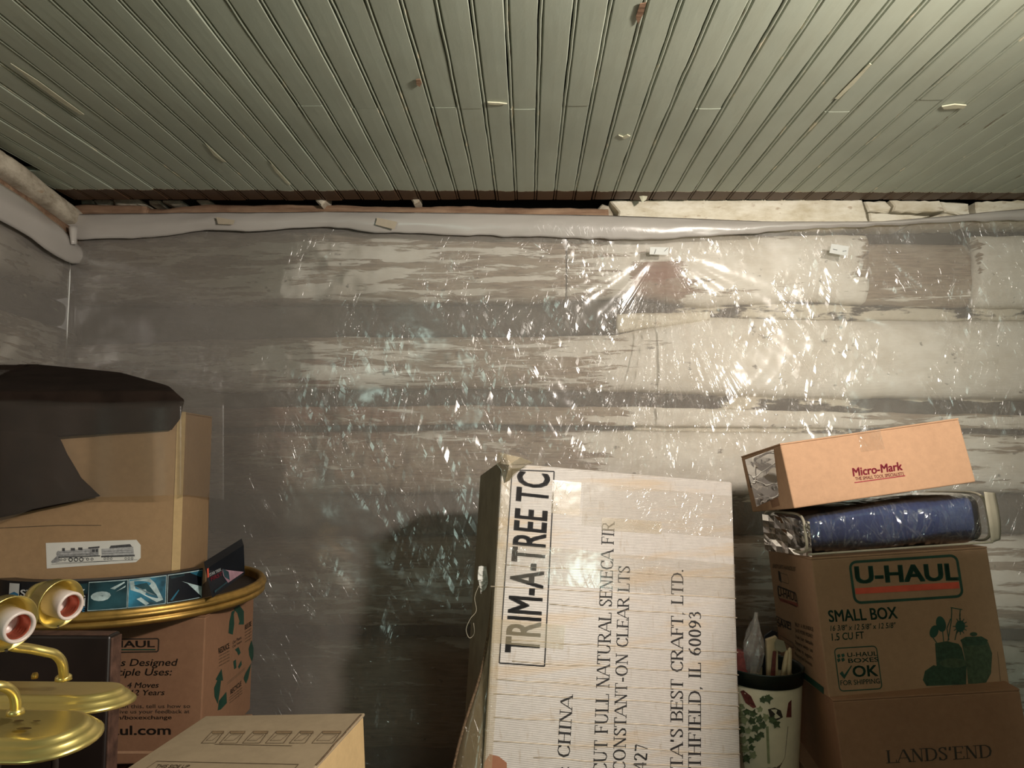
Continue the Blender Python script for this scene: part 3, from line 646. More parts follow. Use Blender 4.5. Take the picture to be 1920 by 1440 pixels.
flake([(1016, 362), (1026, 360), (1022, 373), (1017, 370)], 2.34, M['flake'], ce)
flake([(306, 340), (310, 339), (318, 356), (315, 358)], 2.27, M['flake'], ce)
chunk([(594, 371), (620, 371), (618, 384), (610, 395), (600, 386)], 2.33, 2.40, M['plaster_old'], wb); chunk([(776, 374), (790, 374), (790, 386), (780, 391), (774, 380)], 2.33, 2.40, M['plaster_old'], wb)
def cflake(pts, m, dz=.003):
    vs_ = []
    for p in pts:
        d = ray(*p); t = (ZC-.0045-1.2)/d.z; vs_.append(CAM+d*t)
    n = len(vs_); vs_ += [v_-V((0, 0, dz)) for v_ in vs_]
    return fixn(obj('paint_flake', vs_, [tuple(range(n)), tuple(range(n, 2*n))]+[(i, (i+1) % n, n+(i+1) % n, n+i) for i in range(n)], m, ce))
cflake([(1160, 252), (1168, 255), (1176, 251), (1182, 254), (1170, 259)], M['flake']); cflake([(1766, 198), (1790, 194), (1812, 196), (1808, 201), (1786, 202), (1770, 203)], M['flake'])
cflake([(780, 148), (788, 147), (791, 154), (787, 161), (781, 157)], M['beam']); cflake([(914, 190), (935, 191), (951, 193), (935, 195), (917, 194)], M['flake'])
cflake([(1565, 184), (1590, 158), (1630, 118), (1634, 120), (1600, 158), (1572, 185)], M['flake'], .0015)
cflake([(20, 118), (70, 150), (125, 190), (158, 214), (150, 214), (110, 188), (60, 152)], M['flake'], .0015)
cflake([(385, 268), (410, 292), (424, 303), (418, 303), (400, 290)], M['flake'], .0015); cflake([(505, 300), (520, 318), (545, 346), (540, 346), (515, 320)], M['flake'], .0015)
cflake([(1192, 30), (1200, 6), (1212, 4), (1206, 26), (1196, 44)], M['beam'], .0015)
# ------------------------------------------------------------- plastic sheeting on the walls
st = empty('plastic_sheeting', (0.3, 2.36, 0.0), 'clear crinkled plastic sheeting stapled over the back log wall under the ceiling', 'plastic sheet')
def toplim(px): return np.interp(px, [100, 150, 400, 700, 1144, 1287, 1431, 1637, 1790, 1920, 2200], [413, 412, 408, 407, 414, 419, 425, 425, 412, 400, 395])
def lowlim(px): return np.interp(px, [100, 150, 300, 400, 475, 560, 629, 712, 900, 1000, 1200, 1383, 1527, 1671, 1790, 1920, 2200], [459, 458, 454, 440, 444, 436, 434, 445, 451, 453, 459, 448, 438, 431, 425, 421, 415])
SHY = 2.345
def fanf(px, py):
    dx = px-1238; dy = py-474; r = np.hypot(dx, dy); ang = np.arctan2(dx, np.maximum(dy, 1e-3))
    return np.where(dy > 2, 1, 0)*np.exp(-(np.abs(ang-.02)/.42)**3)*np.clip(r/30, 0, 1)*np.exp(-(r/400)**4)
def crinklef(px, py):
    c = .35+0*px
    c = c+1.1*blob(px, py, 1600, 620, 420, 200, 3)+.9*blob(px, py, 1230, 620, 160, 240, 3)+.55*blob(px, py, 900, 850, 330, 260, 3)+.3*blob(px, py, 1900, 900, 200, 200, 3)-.32*blob(px, py, 150, 700, 330, 600, 4)
    return np.clip(c*(1-.75*fanf(px, py)), .03, 2)
def sheet_y(xs, zs):
    px = xs*F/D+990; py = 827-(zs-1.2)*F/D
    y = SHY+.012*fbm(xs*2.2, zs*3, 91)+.003*fbm(xs*9, zs*9, 92)
    # gathered folds fanning down from the pinned label
    ax, ay = 1238, 470; dx = px-ax; dy = py-ay; r = np.hypot(dx, dy); ang = np.arctan2(dx, np.maximum(dy, 1e-3))
    fan = np.where(dy > 0, 1, 0)*np.exp(-(np.abs(ang-.02)/.30)**3)*np.clip(r/40, 0, 1)*np.exp(-(r/330)**3)
    rid = 1-np.abs(vn(ang*24+3, ang*0+2.5, 55))*1.6
    y = y-.017*fan*np.clip(rid, 0, 1)*np.clip(r/150, .3, 1)
    fan2 = np.where(dy > -30, 1, 0)*np.exp(-(np.abs(np.abs(ang)-.9)/.5)**2)*np.clip(r/40, 0, 1)*np.exp(-(r/230)**2)
    y = y-.005*fan2*np.clip(1-np.abs(vn(ang*15+9, ang*0+5.5, 57))*1.8, 0, 1)
    # slanting pulled creases
    for sx, sz, rot, sd, amp in ((16, 3.2, .55, 61, .0045), (20, 3.5, -.3, 62, .003), (22, 4, 1.2, 63, .0025)):
        c, s = math.cos(rot), math.sin(rot); a = xs*c+zs*s; b = -xs*s+zs*c
        n = vn(a*sx+2*vn(b*3, a*3, sd+2), b*sz, sd); gate = np.clip(vn(xs*3.1+sd, zs*3.1, sd+7)*1.6, 0, 1)
        y = y-amp*gate*np.clip(1-np.abs(n)*4, 0, 1)*np.clip(crinklef(px, py)-.3, 0, 1)
    return y
def crinklef(px, py):
    c = .35+0*px
    c = c+1.1*blob(px, py, 1600, 620, 420, 200, 3)+.9*blob(px, py, 1230, 620, 160, 240, 3)+.55*blob(px, py, 900, 850, 330, 260, 3)+.3*blob(px, py, 1900, 900, 200, 200, 3)-.32*blob(px, py, 150, 700, 330, 600, 4)
    return np.clip(c, .03, 2)
nx, nz = 560, 240
u = np.linspace(X(126), XR, nx); t = np.linspace(0, 1, nz)
U, T = np.meshgrid(u, t, indexing='ij'); zt = Z(toplim(U*F/D+990)+6); ZZ = .02+(zt-.02)*T
YY = sheet_y(U, ZZ)
o = obj('sheet', warp(np.stack([U, YY, ZZ], -1).reshape(-1, 3)), gridf(nx, nz), M['sheet'], st, True)
setattr_f(o, 'crinkle', crinklef(U*F/D+990, 827-(ZZ-1.2)*F/D)); setattr_f(o, 'fan', fanf(U*F/D+990, 827-(ZZ-1.2)*F/D))
# folded-over hem band along the top, several layers thick
nx, nz = 300, 12
u = np.linspace(X(136), XR, nx); t = np.linspace(0, 1, nz); U, T = np.meshgrid(u, t, indexing='ij'); pxg = U*F/D+990
zt = Z(toplim(pxg)); zb = Z(lowlim(pxg)+1.5*vn(pxg/22, pxg*0, 71)); ZZ = zb+(zt-zb)*T
YY = SHY-.022-.010*np.sin(T*math.pi)+.005*fbm(U*6, T*2, 72)
o = obj('hem', warp(np.stack([U, YY, ZZ], -1).reshape(-1, 3)), gridf(nx, nz), M['hem'], st, True); setattr_f(o, 'crinkle', .25+.5*blob(pxg, pxg*0, 1330, 0, 150, 50))
sm = o.modifiers.new('s', 'SOLIDIFY'); sm.thickness = .0015
# left wall sheet + its hem
sl = empty('plastic_sheeting', (-1.5, 2.2, 0), 'hazy plastic sheeting covering the left log wall at the corner', 'plastic sheet')
def lal(px): return 0
nx, nz = 120, 120
al = np.linspace(-3.0, .02, nx); t = np.linspace(0, 1, nz); A, T = np.meshgrid(al, t, indexing='ij'); ZZ = .02+(1.862-.02)*T
DP = -.035+.010*fbm(A*3, ZZ*3, 75)+.003*fbm(A*9, ZZ*9, 76)
base = np.array([-1.60, 2.42, 0.]); ld = np.array(LD); ln = np.array(LN)
pts = base+A[..., None]*ld-DP[..., None]*ln; pts[..., 2] = ZZ
o = obj('sheet', pts.reshape(-1, 3), gridf(nx, nz), M['sheet'], sl, True); setattr_f(o, 'crinkle', np.full(A.size, .08))
t = np.linspace(0, 1, 12); A, T = np.meshgrid(al, t, indexing='ij')
zl = np.interp(A, [-3, -.42, -.25, -.12, 0], [1.80, 1.80, 1.785, 1.795, 1.83]); zh = np.interp(A, [-3, -.4, -.2, -.08, 0], [1.905, 1.90, 1.885, 1.862, 1.865])
ZZ = zl+(zh-zl)*T+.004*vn(A*12, T*0, 77); DP = -.055-.012*np.sin(T*3.14)
pts = base+A[..., None]*ld-DP[..., None]*ln; pts[..., 2] = ZZ
o = obj('hem', pts.reshape(-1, 3), gridf(nx, 12), M['hem'], sl, True); setattr_f(o, 'crinkle', np.full(A.size, .1)); sm = o.modifiers.new('s', 'SOLIDIFY'); sm.thickness = .0015
# curl where the two hems meet in the corner and the taut crease line below it
q = [P(122, 428, 2.27), P(140, 426, 2.25), P(152, 424, 2.26)]
rows_ = []
for i in range(13):
    tt = i/12; a = tt*math.pi*1.25
    for j in range(6):
        s = j/5; px = 128+s*5+17*math.sin(a)*(1-.35*s)*(1 if tt < .85 else .9); py = 424+s*34; rows_.append(tuple(P(px, py, 2.285-.03*math.cos(a)-.01)))
o = obj('corner_curl', np.array(rows_), gridf(13, 6), M['hem'], st, True); setattr_f(o, 'crinkle', np.full(78, .1)); sm = o.modifiers.new('s', 'SOLIDIFY'); sm.thickness = .001
tube('corner_crease', smoothpath([P(128, 458, 2.335), P(131, 510, 2.33), P(128, 580, 2.33), P(123, 672, 2.335)]), .0018, M['white_tape'], st, 6, rad=None)
# staples / labels holding the sheet
def patch(pts, y, m, label, cat, name):
    vs_ = [P(p[0], p[1], y) for p in pts]; n = len(vs_); vs_ += [v_+V((0, .001, 0)) for v_ in vs_]; org = vs_[0].copy()
    o = fixn(obj(name, vs_, [tuple(range(n)), tuple(range(n, 2*n))]+[(i, (i+1) % n, n+(i+1) % n, n+i) for i in range(n)], m, origin=org)); tag(o, label, cat); return o
lt = patch([(1219, 463), (1254, 464), (1253, 478), (1218, 477)], 2.318, M['white_tape'], 'small white tab of tape where the plastic folds gather, left of the other tab', 'tape', 'tape_tab')
for a_, b_ in (((1230, 467), (1227, 476)), ((1252, 465), (1246, 471))): tube('staple', [P(*a_, 2.316), P(*b_, 2.316)], .0006, M['pencil'], lt, 5)
lt = patch([(1559, 457), (1592, 462), (1589, 480), (1555, 474)], 2.318, M['white_tape'], 'tilted small white tab of tape with two staples, on the plastic near the dark recess', 'tape', 'tape_tab')
for a_, b_ in (((1562, 467), (1570, 469)), ((1580, 471), (1587, 470))): tube('staple', [P(*a_, 2.316), P(*b_, 2.316)], .0006, M['pencil'], lt, 5)
patch([(707, 408), (745, 416), (739, 430), (704, 421)], 2.30, M['mask_tape'], 'beige piece of masking tape on the folded plastic hem, nearer the middle', 'tape', 'tape_patch')
patch([(405, 407), (440, 413), (437, 421), (409, 420)], 2.30, M['mask_tape'], 'pale piece of masking tape on the hem at left, partly under plastic', 'tape', 'tape_patch')
# ------------------------------------------------------------- cartons
def rotm(a): return Matrix.Rotation(a[0], 3, 'Z') @ Matrix.Rotation(a[1], 3, 'X') @ Matrix.Rotation(a[2], 3, 'Y')
class Carton:
    def __init__(s, name, pos, ang, dims, m, label, scale=1.0, cat='box', flaps=True, lid=None, parent_label=None, bv=.003, wob_=.0):
        R = rotm(ang); c = CAM; s.R = R
        O = c+(V(pos)-c)*scale; w_, d, h = [q*scale for q in dims]; s.w_, s.d, s.h = w_, d, h; s.O = O
        s.x, s.y, s.z = R@V((1, 0, 0)), R@V((0, 1, 0)), R@V((0, 0, 1))
        base = O+s.x*w_/2+s.y*d/2-s.z*h
        s.e = empty(name, base, label, cat)
        s.body = box('body', O-s.z*h, s.x*w_, s.y*d, s.z*(h-.004), m, s.e, bv)
        if wob_:
            pass
        s.front = Face(O, s.x, s.z); s.left = Face(O+s.y*d, -s.y, s.z); s.right = Face(O+s.x*w_, s.y, s.z); s.top = Face(O, s.x, s.y)
        if flaps:
            for a_ in (0, 1):
                fo = O+s.z*(-.004)+s.y*(d/2*a_+(.001 if a_ else 0))
                box('flap', fo, s.x*w_, s.y*(d/2-.001), s.z*.004, lid or m, s.e, .001)
    def at(s, i, j, k): return s.O+s.x*s.w_*i+s.y*s.d*j-s.z*s.h*k
k18 = 1.0
# --- white tree carton
WT = Carton('tree_carton', (-.0647, 1.7501, 1.1526), (.2395, -.1705, .0906), (.6186, .30, 1.145), M['white_carton'],
            'tall battered white carton with sideways black lettering leaning back against the plastic-covered wall', flaps=False, bv=.006)
fw = WT.front
frame(fw, (947, 882), (1010, 1248), .0022, .0005, M['black_ink'], WT.e) if False else None
def wt(s, a, b, c, serif=True, bold=0): lettering(fw, s, a, b, c, M['black_ink'], WT.e, serif=serif, bold=bold)
strokes(fw, [[(960, 881), (1039, 884), (1021, 1249), (936, 1243), (960, 881)]], .0032, M['black_ink'], WT.e)
wt('TRIM-A-TREE TC', (1010, 1226), (1030, 890), (948, 1222), False, .035)
wt("CUT FULL NATURAL SENECA FIR", (1137, 1450), (1152, 980), (1112, 1450))
wt("CONSTANT-ON CLEAR LTS", (1172, 1447), (1181, 1062), (1149, 1447))
wt("427", (1211, 1443), (1215, 1395), (1187, 1443))
wt("CHINA", (1068, 1421), (1074, 1306), (1045, 1419)); wt(":", (1067, 1442), (1067.3, 1436), (1044, 1442))
wt("SANTA'S BEST CRAFT, LTD.", (1280, 1512), (1281, 1066), (1256, 1512))
wt("NORTHFIELD, IL 60093", (1314, 1520), (1314, 1147), (1290, 1520))
# clear tape bands across the face
def tapeq(f, pts, parent, m='tape', off=.0012, cr=.4):
    o = poly(f, pts, M[m], parent, off=off, name='tape'); setattr_f(o, 'crinkle', np.full(len(o.data.vertices), cr)); return o
tapeq(fw, [(944, 1018), (1378, 1058), (1379, 1122), (941, 1090)], WT.e)
tapeq(fw, [(1095, 905), (1372, 930), (1374, 1010), (1090, 985)], WT.e)
M['tape_y'] = sheet_mat('yellowed_tape', .22, srgb(222, 200, 160), .6, .22, 1.6, .8, .15)
tapeq(fw, [(943, 866), (960, 870), (922, 1440), (905, 1440)], WT.e, 'tape_y', .0018, 1.)
tapeq(fw, [(1036, 900), (1090, 905), (1086, 968), (1033, 962)], WT.e, 'tape_y', .0015, .4)
tapeq(fw, [(925, 1160), (1060, 1172), (1056, 1218), (922, 1205)], WT.e, 'tape_y', .0015, .4)
tapeq(fw, [(1128, 970), (1240, 978), (1240, 1002), (1128, 994)], WT.e, 'tape_y', .0016, .4)
# horizontal crush creases as slight raised ridges
M['crease'] = simple('carton_crease', srgb(196, 180, 160), .5, var=.15)
for y_, a_, b_ in ((1098, 920, 1380), (1134, 1030, 1382), (1240, 960, 1385), (1275, 930, 1386), (1300, 925, 1386), (1345, 925, 1388), (1390, 925, 1388), (1060, 950, 1378), (1200, 950, 1384), (1420, 1000, 1389)):
    p_ = [fw.uv(a_+(b_-a_)*t_/8, y_+(t_/8)*24+random.uniform(-2, 2)) for t_ in range(9)]
    tube('crease', [fw.w(q_[0], q_[1], -.0008) for q_ in p_], .0016, M['crease'], WT.e, 6)
# stained lower corner
poly(fw, [(918, 1414), (935, 1418), (950, 1430), (952, 1475), (905, 1475), (908, 1430)], simple('tear', srgb(150, 100, 74), .8), WT.e)
# torn corner wad of tape
vs_ = []; 
pw = [(936, 848), (950, 852), (975, 858), (1000, 868), (985, 872), (970, 884), (955, 900), (946, 905), (940, 880), (930, 868)]
cpt = P(955, 872, 1.725); rg = [P(p[0], p[1], 1.745+random.uniform(-.012, .008)) for p in pw]
o = obj('torn_tape', [cpt]+rg, [(0, 1+i, 1+(i+1) % len(rg)) for i in range(len(rg))], M['tape_y'], WT.e); setattr_f(o, 'crinkle', np.full(len(rg)+1, 2.)); sm = o.modifiers.new('s', 'SOLIDIFY'); sm.thickness = .002
# opened corrugated side flap and crumpled liner behind it
def strip(name, la, lb, ya, yb, m, parent, thick=.004, cr=1., jit=0, sub=4):
    A_ = smoothpath([P(p[0], p[1], ya[i] if isinstance(ya, list) else ya) for i, p in enumerate(la)], sub)
    B_ = smoothpath([P(p[0], p[1], yb[i] if isinstance(yb, list) else yb) for i, p in enumerate(lb)], sub)
    n = len(A_); rows_ = []
    for a_, b_ in zip(A_, B_):
        for j in range(4):
            q_ = a_.lerp(b_, j/3); rows_.append((q_.x, q_.y+random.uniform(-jit, jit), q_.z+random.uniform(-jit, jit)*.3))
    o = obj(name, np.array(rows_), gridf(n, 4), m, parent, jit == 0); setattr_f(o, 'crinkle', np.full(n*4, cr)); sm = o.modifiers.new('s', 'SOLIDIFY'); sm.thickness = thick; return o
edge = [(944, 880), (938, 950), (930, 1030), (925, 1100), (917, 1180), (902, 1260), (880, 1330), (862, 1390), (846, 1460)]
face = [(949, 885), (945, 950), (940, 1030), (934, 1100), (927, 1180), (922, 1260), (916, 1330), (911, 1390), (907, 1460)]
outr = [(935, 885), (916, 960), (905, 1030), (897, 1100), (888, 1180), (879, 1260), (871, 1330), (862, 1390), (850, 1440)]
M['flap_edge'] = simple('corrugated_edge', srgb(110, 88, 66), .8, var=.6, scale=250, bump=.8)
M['liner'] = simple('liner_paper', srgb(140, 132, 112), .8, var=.2, scale=14, bump=.4, bscale=60)
yw = [1.752-.0155*i for i in range(9)]
obj('side_panel', [WT.left.w(0.001, -.001, .0015), WT.left.w(WT.d-.001, -.001, .0015), WT.left.w(WT.d-.001, -WT.h+.01, .0015), WT.left.w(.001, -WT.h+.01, .0015)], [(0, 1, 2, 3)], M['liner'], WT.e)
strip('side_tape', face, edge, [y_-.002 for y_ in yw], [y_+.012 for y_ in yw], M['tape_y'], WT.e, .001, 1.5)
tube('corrugated_edge', smoothpath([P(p[0], p[1], yw[i]+.012) for i, p in enumerate(edge)], 6), .0038, M['flap_edge'], WT.e, 6)
o = strip('label_tag', [(898, 1062), (896, 1082), (899, 1098), (902, 1112)], [(912, 1062), (914, 1080), (915, 1094), (908, 1108)], 1.74, 1.75, M['paper'], WT.e, .001, 0, .004)
tube('string', smoothpath([P(898, 1098, 1.74), P(890, 1120, 1.74), P(893, 1145, 1.74), P(882, 1160, 1.74), P(874, 1180, 1.74), P(880, 1196, 1.74), P(889, 1188, 1.74), P(888, 1168, 1.74)], 6), .0008, M['piping'], WT.e, 6)
# --- right stack
LE = Carton('mail_carton', (.6248, 1.5201, .6697), (-.0996, -.0219, -.1008), (.3608, .36, .25), M['kraft_red'], 'brown carton with thin serif company name, under the small moving box at right', 1.118)
lettering(LE.front, "LANDS'END", (1663, 1431), (1860, 1420), (1661, 1407), M['dark_ink'], LE.e, serif=True)
lp = LE.at(.5, .5, 1)
def plinth(name, cx, cy, w_, d, h, label, m='kraft'):
    e_ = empty(name, (cx, cy, 0), label, 'box'); box('body', (cx-w_/2, cy-d/2, 0), (w_, 0, 0), (0, d, 0), (0, 0, h), M[m], e_, .003)
    box('tape', (cx-.025, cy-d/2-.0005, h), (.05, 0, 0), (0, d, 0), (0, 0, .0006), M['mask_tape'], e_, 0); return e_
plinth('storage_carton', .93, 1.88, .44, .42, .365, 'plain brown carton at the very bottom of the right-hand stack')
UR = Carton('moving_box', (.6772, 1.7425, .9207), (-.0120, -.0689, -.0701), (.416, .3227, .3187), M['kraft'], 'small brown moving box with green logo frame and red bar, in the right-hand stack')
fu = UR.front; GI = M['green_ink']; e_ = UR.e
frame(fu, (1590, 1052), (1808, 1120), .0060, .018, GI, e_)
lettering(fu, 'U-HAUL', (1606, 1093), (1797, 1087), (1603, 1063), GI, e_, bold=.06)
poly(fu, [(1603, 1103), (1797, 1091), (1799, 1103), (1604, 1114)], M['red_ink'], e_)
lettering(fu, 'SMALL BOX', (1555, 1166), (1683, 1159), (1552, 1145), GI, e_, bold=.035)
lettering(fu, '16 3/8" x 12 5/8" x 12 5/8"', (1557, 1183), (1680, 1177), (1556, 1173), GI, e_, bold=.012, shear=.2)
lettering(fu, '1.5 CU FT', (1560, 1201), (1620, 1197), (1559, 1188), GI, e_, bold=.02)
frame(fu, (1563, 1215), (1655, 1292), .0024, .010, GI, e_)
lettering(fu, 'U-HAUL', (1589, 1232), (1645, 1229), (1588, 1224), GI, e_, bold=.02)
lettering(fu, 'BOXES', (1591, 1243), (1647, 1240), (1590, 1235), GI, e_, bold=.02)
lettering(fu, 'OK', (1600, 1269), (1646, 1267), (1598, 1249), GI, e_, bold=.035)
lettering(fu, 'FOR SHIPPING', (1576, 1285), (1650, 1281), (1575, 1276), GI, e_, bold=.012)
poly(fu, [(1574, 1263), (1579, 1258), (1583, 1265), (1596, 1247), (1597, 1249), (1583, 1273)], GI, e_)
for dx_, dy_ in ((0, 0), (8, -1), (0, 8), (8, 7)): poly(fu, [(1569+dx_, 1228+dy_), (1574+dx_, 1226+dy_), (1576+dx_, 1231+dy_), (1571+dx_, 1234+dy_)], GI, e_)
M['green_half'] = simple('green_halftone', srgb(62, 76, 54), .65, var=.35, scale=120, bump=0)
M['green_mid'] = simple('green_midtone', srgb(44, 66, 48), .65, var=.35, scale=120, bump=0)
def gp(pts, m='green_mid', off=.0006): return poly(fu, pts, M[m], e_, off=off)
gp([(1753, 1206), (1775, 1202), (1797, 1207), (1803, 1215), (1812, 1250), (1810, 1283), (1764, 1284), (1756, 1250)], 'green_mid', .0006)
gp([(1803, 1206), (1852, 1203), (1860, 1225), (1858, 1262), (1848, 1281), (1815, 1282), (1812, 1250)], 'green_half', .0007)
gp([(1800, 1200), (1810, 1194), (1840, 1193), (1852, 1200), (1848, 1209), (1806, 1211)], 'green_mid', .0008); gp(ell(1825, 1189, 7, 4), 'green_mid', .0009)
gp([(1730, 1275), (1734, 1258), (1750, 1247), (1762, 1250), (1764, 1285), (1737, 1286)], 'green_mid', .0008)
gp([(1762, 1247), (1785, 1253), (1812, 1247), (1811, 1283), (1764, 1285)], 'green_mid', .0009); gp(ell(1787, 1243, 26, 9), 'green_half', .0011)
gp(ell(1764, 1170, 9, 15, rot=-.25), 'green_ink', .0008); gp(ell(1751, 1184, 8, 12, rot=.3), 'green_ink', .0008)
strokes(fu, [[(1767, 1183), (1769, 1203)], [(1748, 1194), (1758, 1208)], [(1784, 1150), (1783, 1166), (1777, 1202)], [(1800, 1150), (1799, 1162)], [(1782, 1139), (1804, 1143)], [(1784, 1140), (1784, 1150)], [(1800, 1143), (1799, 1156)], [(1790, 1200), (1794, 1182)], [(1782, 1160), (1775, 1178), (1779, 1200)]], .0022, GI, e_, off=.0009)
gp(ell(1800, 1174, 9, 11), 'green_ink', .001)
strokes(fu, [[(1800+8*math.cos(a_), 1174+10*math.sin(a_)), (1800+14*math.cos(a_), 1174+16*math.sin(a_))] for a_ in [i*.52 for i in range(-4, 7)]], .002, GI, e_, off=.0009)
strokes(fu, [[(1870, 1222), (1876, 1280)]], .001, M['faded_ink'], e_)
fl = UR.left
frame(fl, (1457, 1097), (1497, 1140), .0045, .012, M['dark_ink'], e_)
lettering(fl, 'U-HAUL', (1460, 1117), (1495, 1128), (1459, 1102), M['dark_ink'], e_, bold=.02)
poly(fl, [(1462, 1121), (1496, 1131), (1497, 1138), (1463, 1127)], simple('dull_red', srgb(140, 70, 56), .7, bump=0), e_)
poly(fl, [(1459, 1070), (1463, 1072), (1466, 1093), (1461, 1088)], M['cut_dark'], e_); frame(fl, (1460, 1072), (1480, 1096), .0018, .008, M['faded_ink'], e_)
lettering(fl, 'EASY LIFT HANDLES', (1449, 1064), (1491, 1071), (1450, 1057), M['faded_ink'], e_, bold=.02)
frame(fl, (1455, 1154), (1484, 1182), .003, .006, M['dark_ink'], e_)
lettering(fl, 'SAVE!', (1459, 1174), (1484, 1181), (1458, 1160), M['dark_ink'], e_, bold=.03)
for i in range(6): lettering(fl, ['BUY A BUNDLE', 'SAVE MORE MONEY', 'Ask for details', 'Store with us', 'Use it again', 'Recycle boxes'][i], (1492, 1174+i*11), (1526-i*.5, 1184+i*13.2), (1491, 1167+i*11), M['faded_ink'], e_, bold=.02)
frame(fl, (1462, 1190), (1489, 1216), .002, .004, M['faded_ink'], e_)
poly(fl, [(1487, 1245), (1545, 1289), (1545, 1302), (1488, 1256)], M['green_ink'], e_)
# --- vinyl bag with folded blue curtain
bp_ = UR.O; R_ = UR.R
BG = empty('storage_bag', UR.at(.5, .5, 0), 'clear zippered vinyl bag holding folded dark blue pleated fabric, below the taped orange-brown carton', 'bag')
bx, by, bz = UR.x, UR.y, UR.z
def bagpt(i, j, k, s=1.0):            # i,j,k in -1..1
    w_, d, = .222*s, .15*s
    hl, hr = .104, .128
    h = (hl+(hr-hl)*(i*.5+.5))*(.6 if 0 else 1)
    c_ = UR.at(0, 0, 0)+bx*(.218+.0)+by*.165
    return c_+bx*(i*w_)+by*(j*d)+bz*(.0035+h/2+k*h/2*s)
def pillow(name, s, m, parent, ribs=0, n=60, cr=1., e=.28, squash=1.):
    vs_ = []; nu, nv = 120, 40
    for a_ in range(nu):
        th = 2*math.pi*a_/nu
        for b_ in range(nv+1):
            ph = -math.pi/2+math.pi*b_/nv
            sp = lambda c_, e_: math.copysign(abs(c_)**e_, c_)
            pass
    # tube of rounded-rectangle sections along x
    sec = []
    for q_ in range(48):
        t_ = 2*math.pi*q_/48; c_, s_ = math.cos(t_), math.sin(t_)
        sec.append((math.copysign(abs(c_)**.38, c_), math.copysign(abs(s_)**.5, s_)))
    N_ = 150; pts = []
    for i_ in range(N_):
        x_ = -1+2*i_/(N_-1); endr = (1-abs(x_)**16*.22)
        rb = ribs*(math.sin(x_*95+2*math.sin(x_*9))*.6+.5*math.sin(x_*211+1))
        for q_, (j_, k_) in enumerate(sec):
            f_ = endr*(1+rb*(1 if abs(j_) > .3 else .5)) * (1+.018*math.sin(x_*5+q_*.5)*(1 if not ribs else .4))
            pts.append(tuple(bagpt(x_*s, j_*f_*s, max(-1, k_*f_)*1.0, s if s < 1 else 1)))
    fs = []
    for i_ in range(N_-1):
        for q_ in range(48): fs.append([i_*48+q_, i_*48+(q_+1) % 48, (i_+1)*48+(q_+1) % 48, (i_+1)*48+q_])
    fs += [list(range(48)), list(range((N_-1)*48, N_*48))[::-1]]
    o = obj(name, np.array(pts), fs, m, parent, True); fixn(o); setattr_f(o, 'crinkle', np.full(len(pts), cr)); return o
pillow('folded_fabric', .975, M['blue_fabric'], BG, .022)
pillow('vinyl_cover', 1.0, M['vinyl'], BG, 0, cr=1.6)
def seam(i_, s=1.01):
    pts = []
    for q_ in range(41):
        t_ = 2*math.pi*q_/40; c_, s_ = math.cos(t_), math.sin(t_)
        pts.append(bagpt(i_, math.copysign(abs(c_)**.35, c_)*s, max(-.97, math.copysign(abs(s_)**.4, s_)*.93)))
    return pts
for i_ in (-.985, .99): tube('piping', seam(i_), .0034, M['piping'], BG, 8)
tube('piping', [bagpt(-.985+1.975*t_/20, -1.02, -.93) for t_ in range(21)], .0028, M['piping'], BG, 8)
# end gusset: flared white band at the right, crumpled pale liner at the left
o = strip('gusset', [(1846, 922), (1850, 950), (1856, 985), (1860, 1018)], [(1866, 924), (1872, 950), (1877, 985), (1876, 1012)], 1.75, 1.80, M['piping'], BG, .002, 0)
rows_ = []
for a_ in range(9):
    for b_ in range(7):
        t_, s_ = a_/8, b_/6
        px = 1429+(1518-1429)*t_+5*s_; py = 964+14*t_+(68-2*t_)*s_*(1-.0*t_); yy = 2.02-.28*t_
        rows_.append(tuple(P(px, py, yy+random.uniform(-.012, .012))))
o = obj('end_panel', np.array(rows_), gridf(9, 7), M['vinyl'], BG); setattr_f(o, 'crinkle', np.full(63, .7))
M['pale_cloth'] = simple('pale_cloth', srgb(150, 138, 122), .9, var=.35, scale=25)
for pts in ([(1440, 975), (1480, 982), (1500, 1000), (1470, 1025), (1440, 1022)], [(1485, 985), (1514, 984), (1522, 1034), (1506, 1030)]):
    c_ = (sum(p[0] for p in pts)/len(pts), sum(p[1] for p in pts)/len(pts)); yy = lambda px: 2.03-.28*(px-1429)/89
    obj('liner_fold', [P(c_[0], c_[1], yy(c_[0])-.0)]+[P(p[0], p[1], yy(p[0])+.02) for p in pts], [(0, 1+i, 1+(i+1) % len(pts)) for i in range(len(pts))], M['pale_cloth'], BG)
# --- taped carton on top
MM = Carton('mail_order_carton', (.5263, 1.5007, 1.1950), (.0275, -.1276, -.1409), (.3857, .2541, .1354), M['kraft_orange'], 'flat orange-brown carton with crimson stamped name, tilted on top of the right-hand stack', 1.16)
fm = MM.front
lettering(fm, 'Micro-Mark', (1600, 893), (1692, 881), (1598, 878), M['crimson_ink'], MM.e, bold=.05)
lettering(fm, 'THE SMALL TOOL SPECIALISTS', (1604, 901), (1695, 891), (1603, 895), M['crimson_ink'], MM.e, bold=.01)
strokes(fm, [[(1602, 905), (1697, 892)]], .0022, M['crimson_ink'], MM.e); lettering(fm, 'Since 1928', (1604, 906), (1640, 901), (1604, 902), M['crimson_ink'], MM.e, bold=.01) if False else None
o = poly(fm, [(1607, 812), (1650, 806), (1659, 842), (1614, 848)], M['tape'], MM.e, off=.0012, name='tape'); setattr_f(o, 'crinkle', np.full(4, 2.))
o = poly(MM.left, [(1398, 862), (1452, 842), (1462, 930), (1420, 950)], M['vinyl'], MM.e, off=.002, name='tape'); setattr_f(o, 'crinkle', np.full(4, .5))
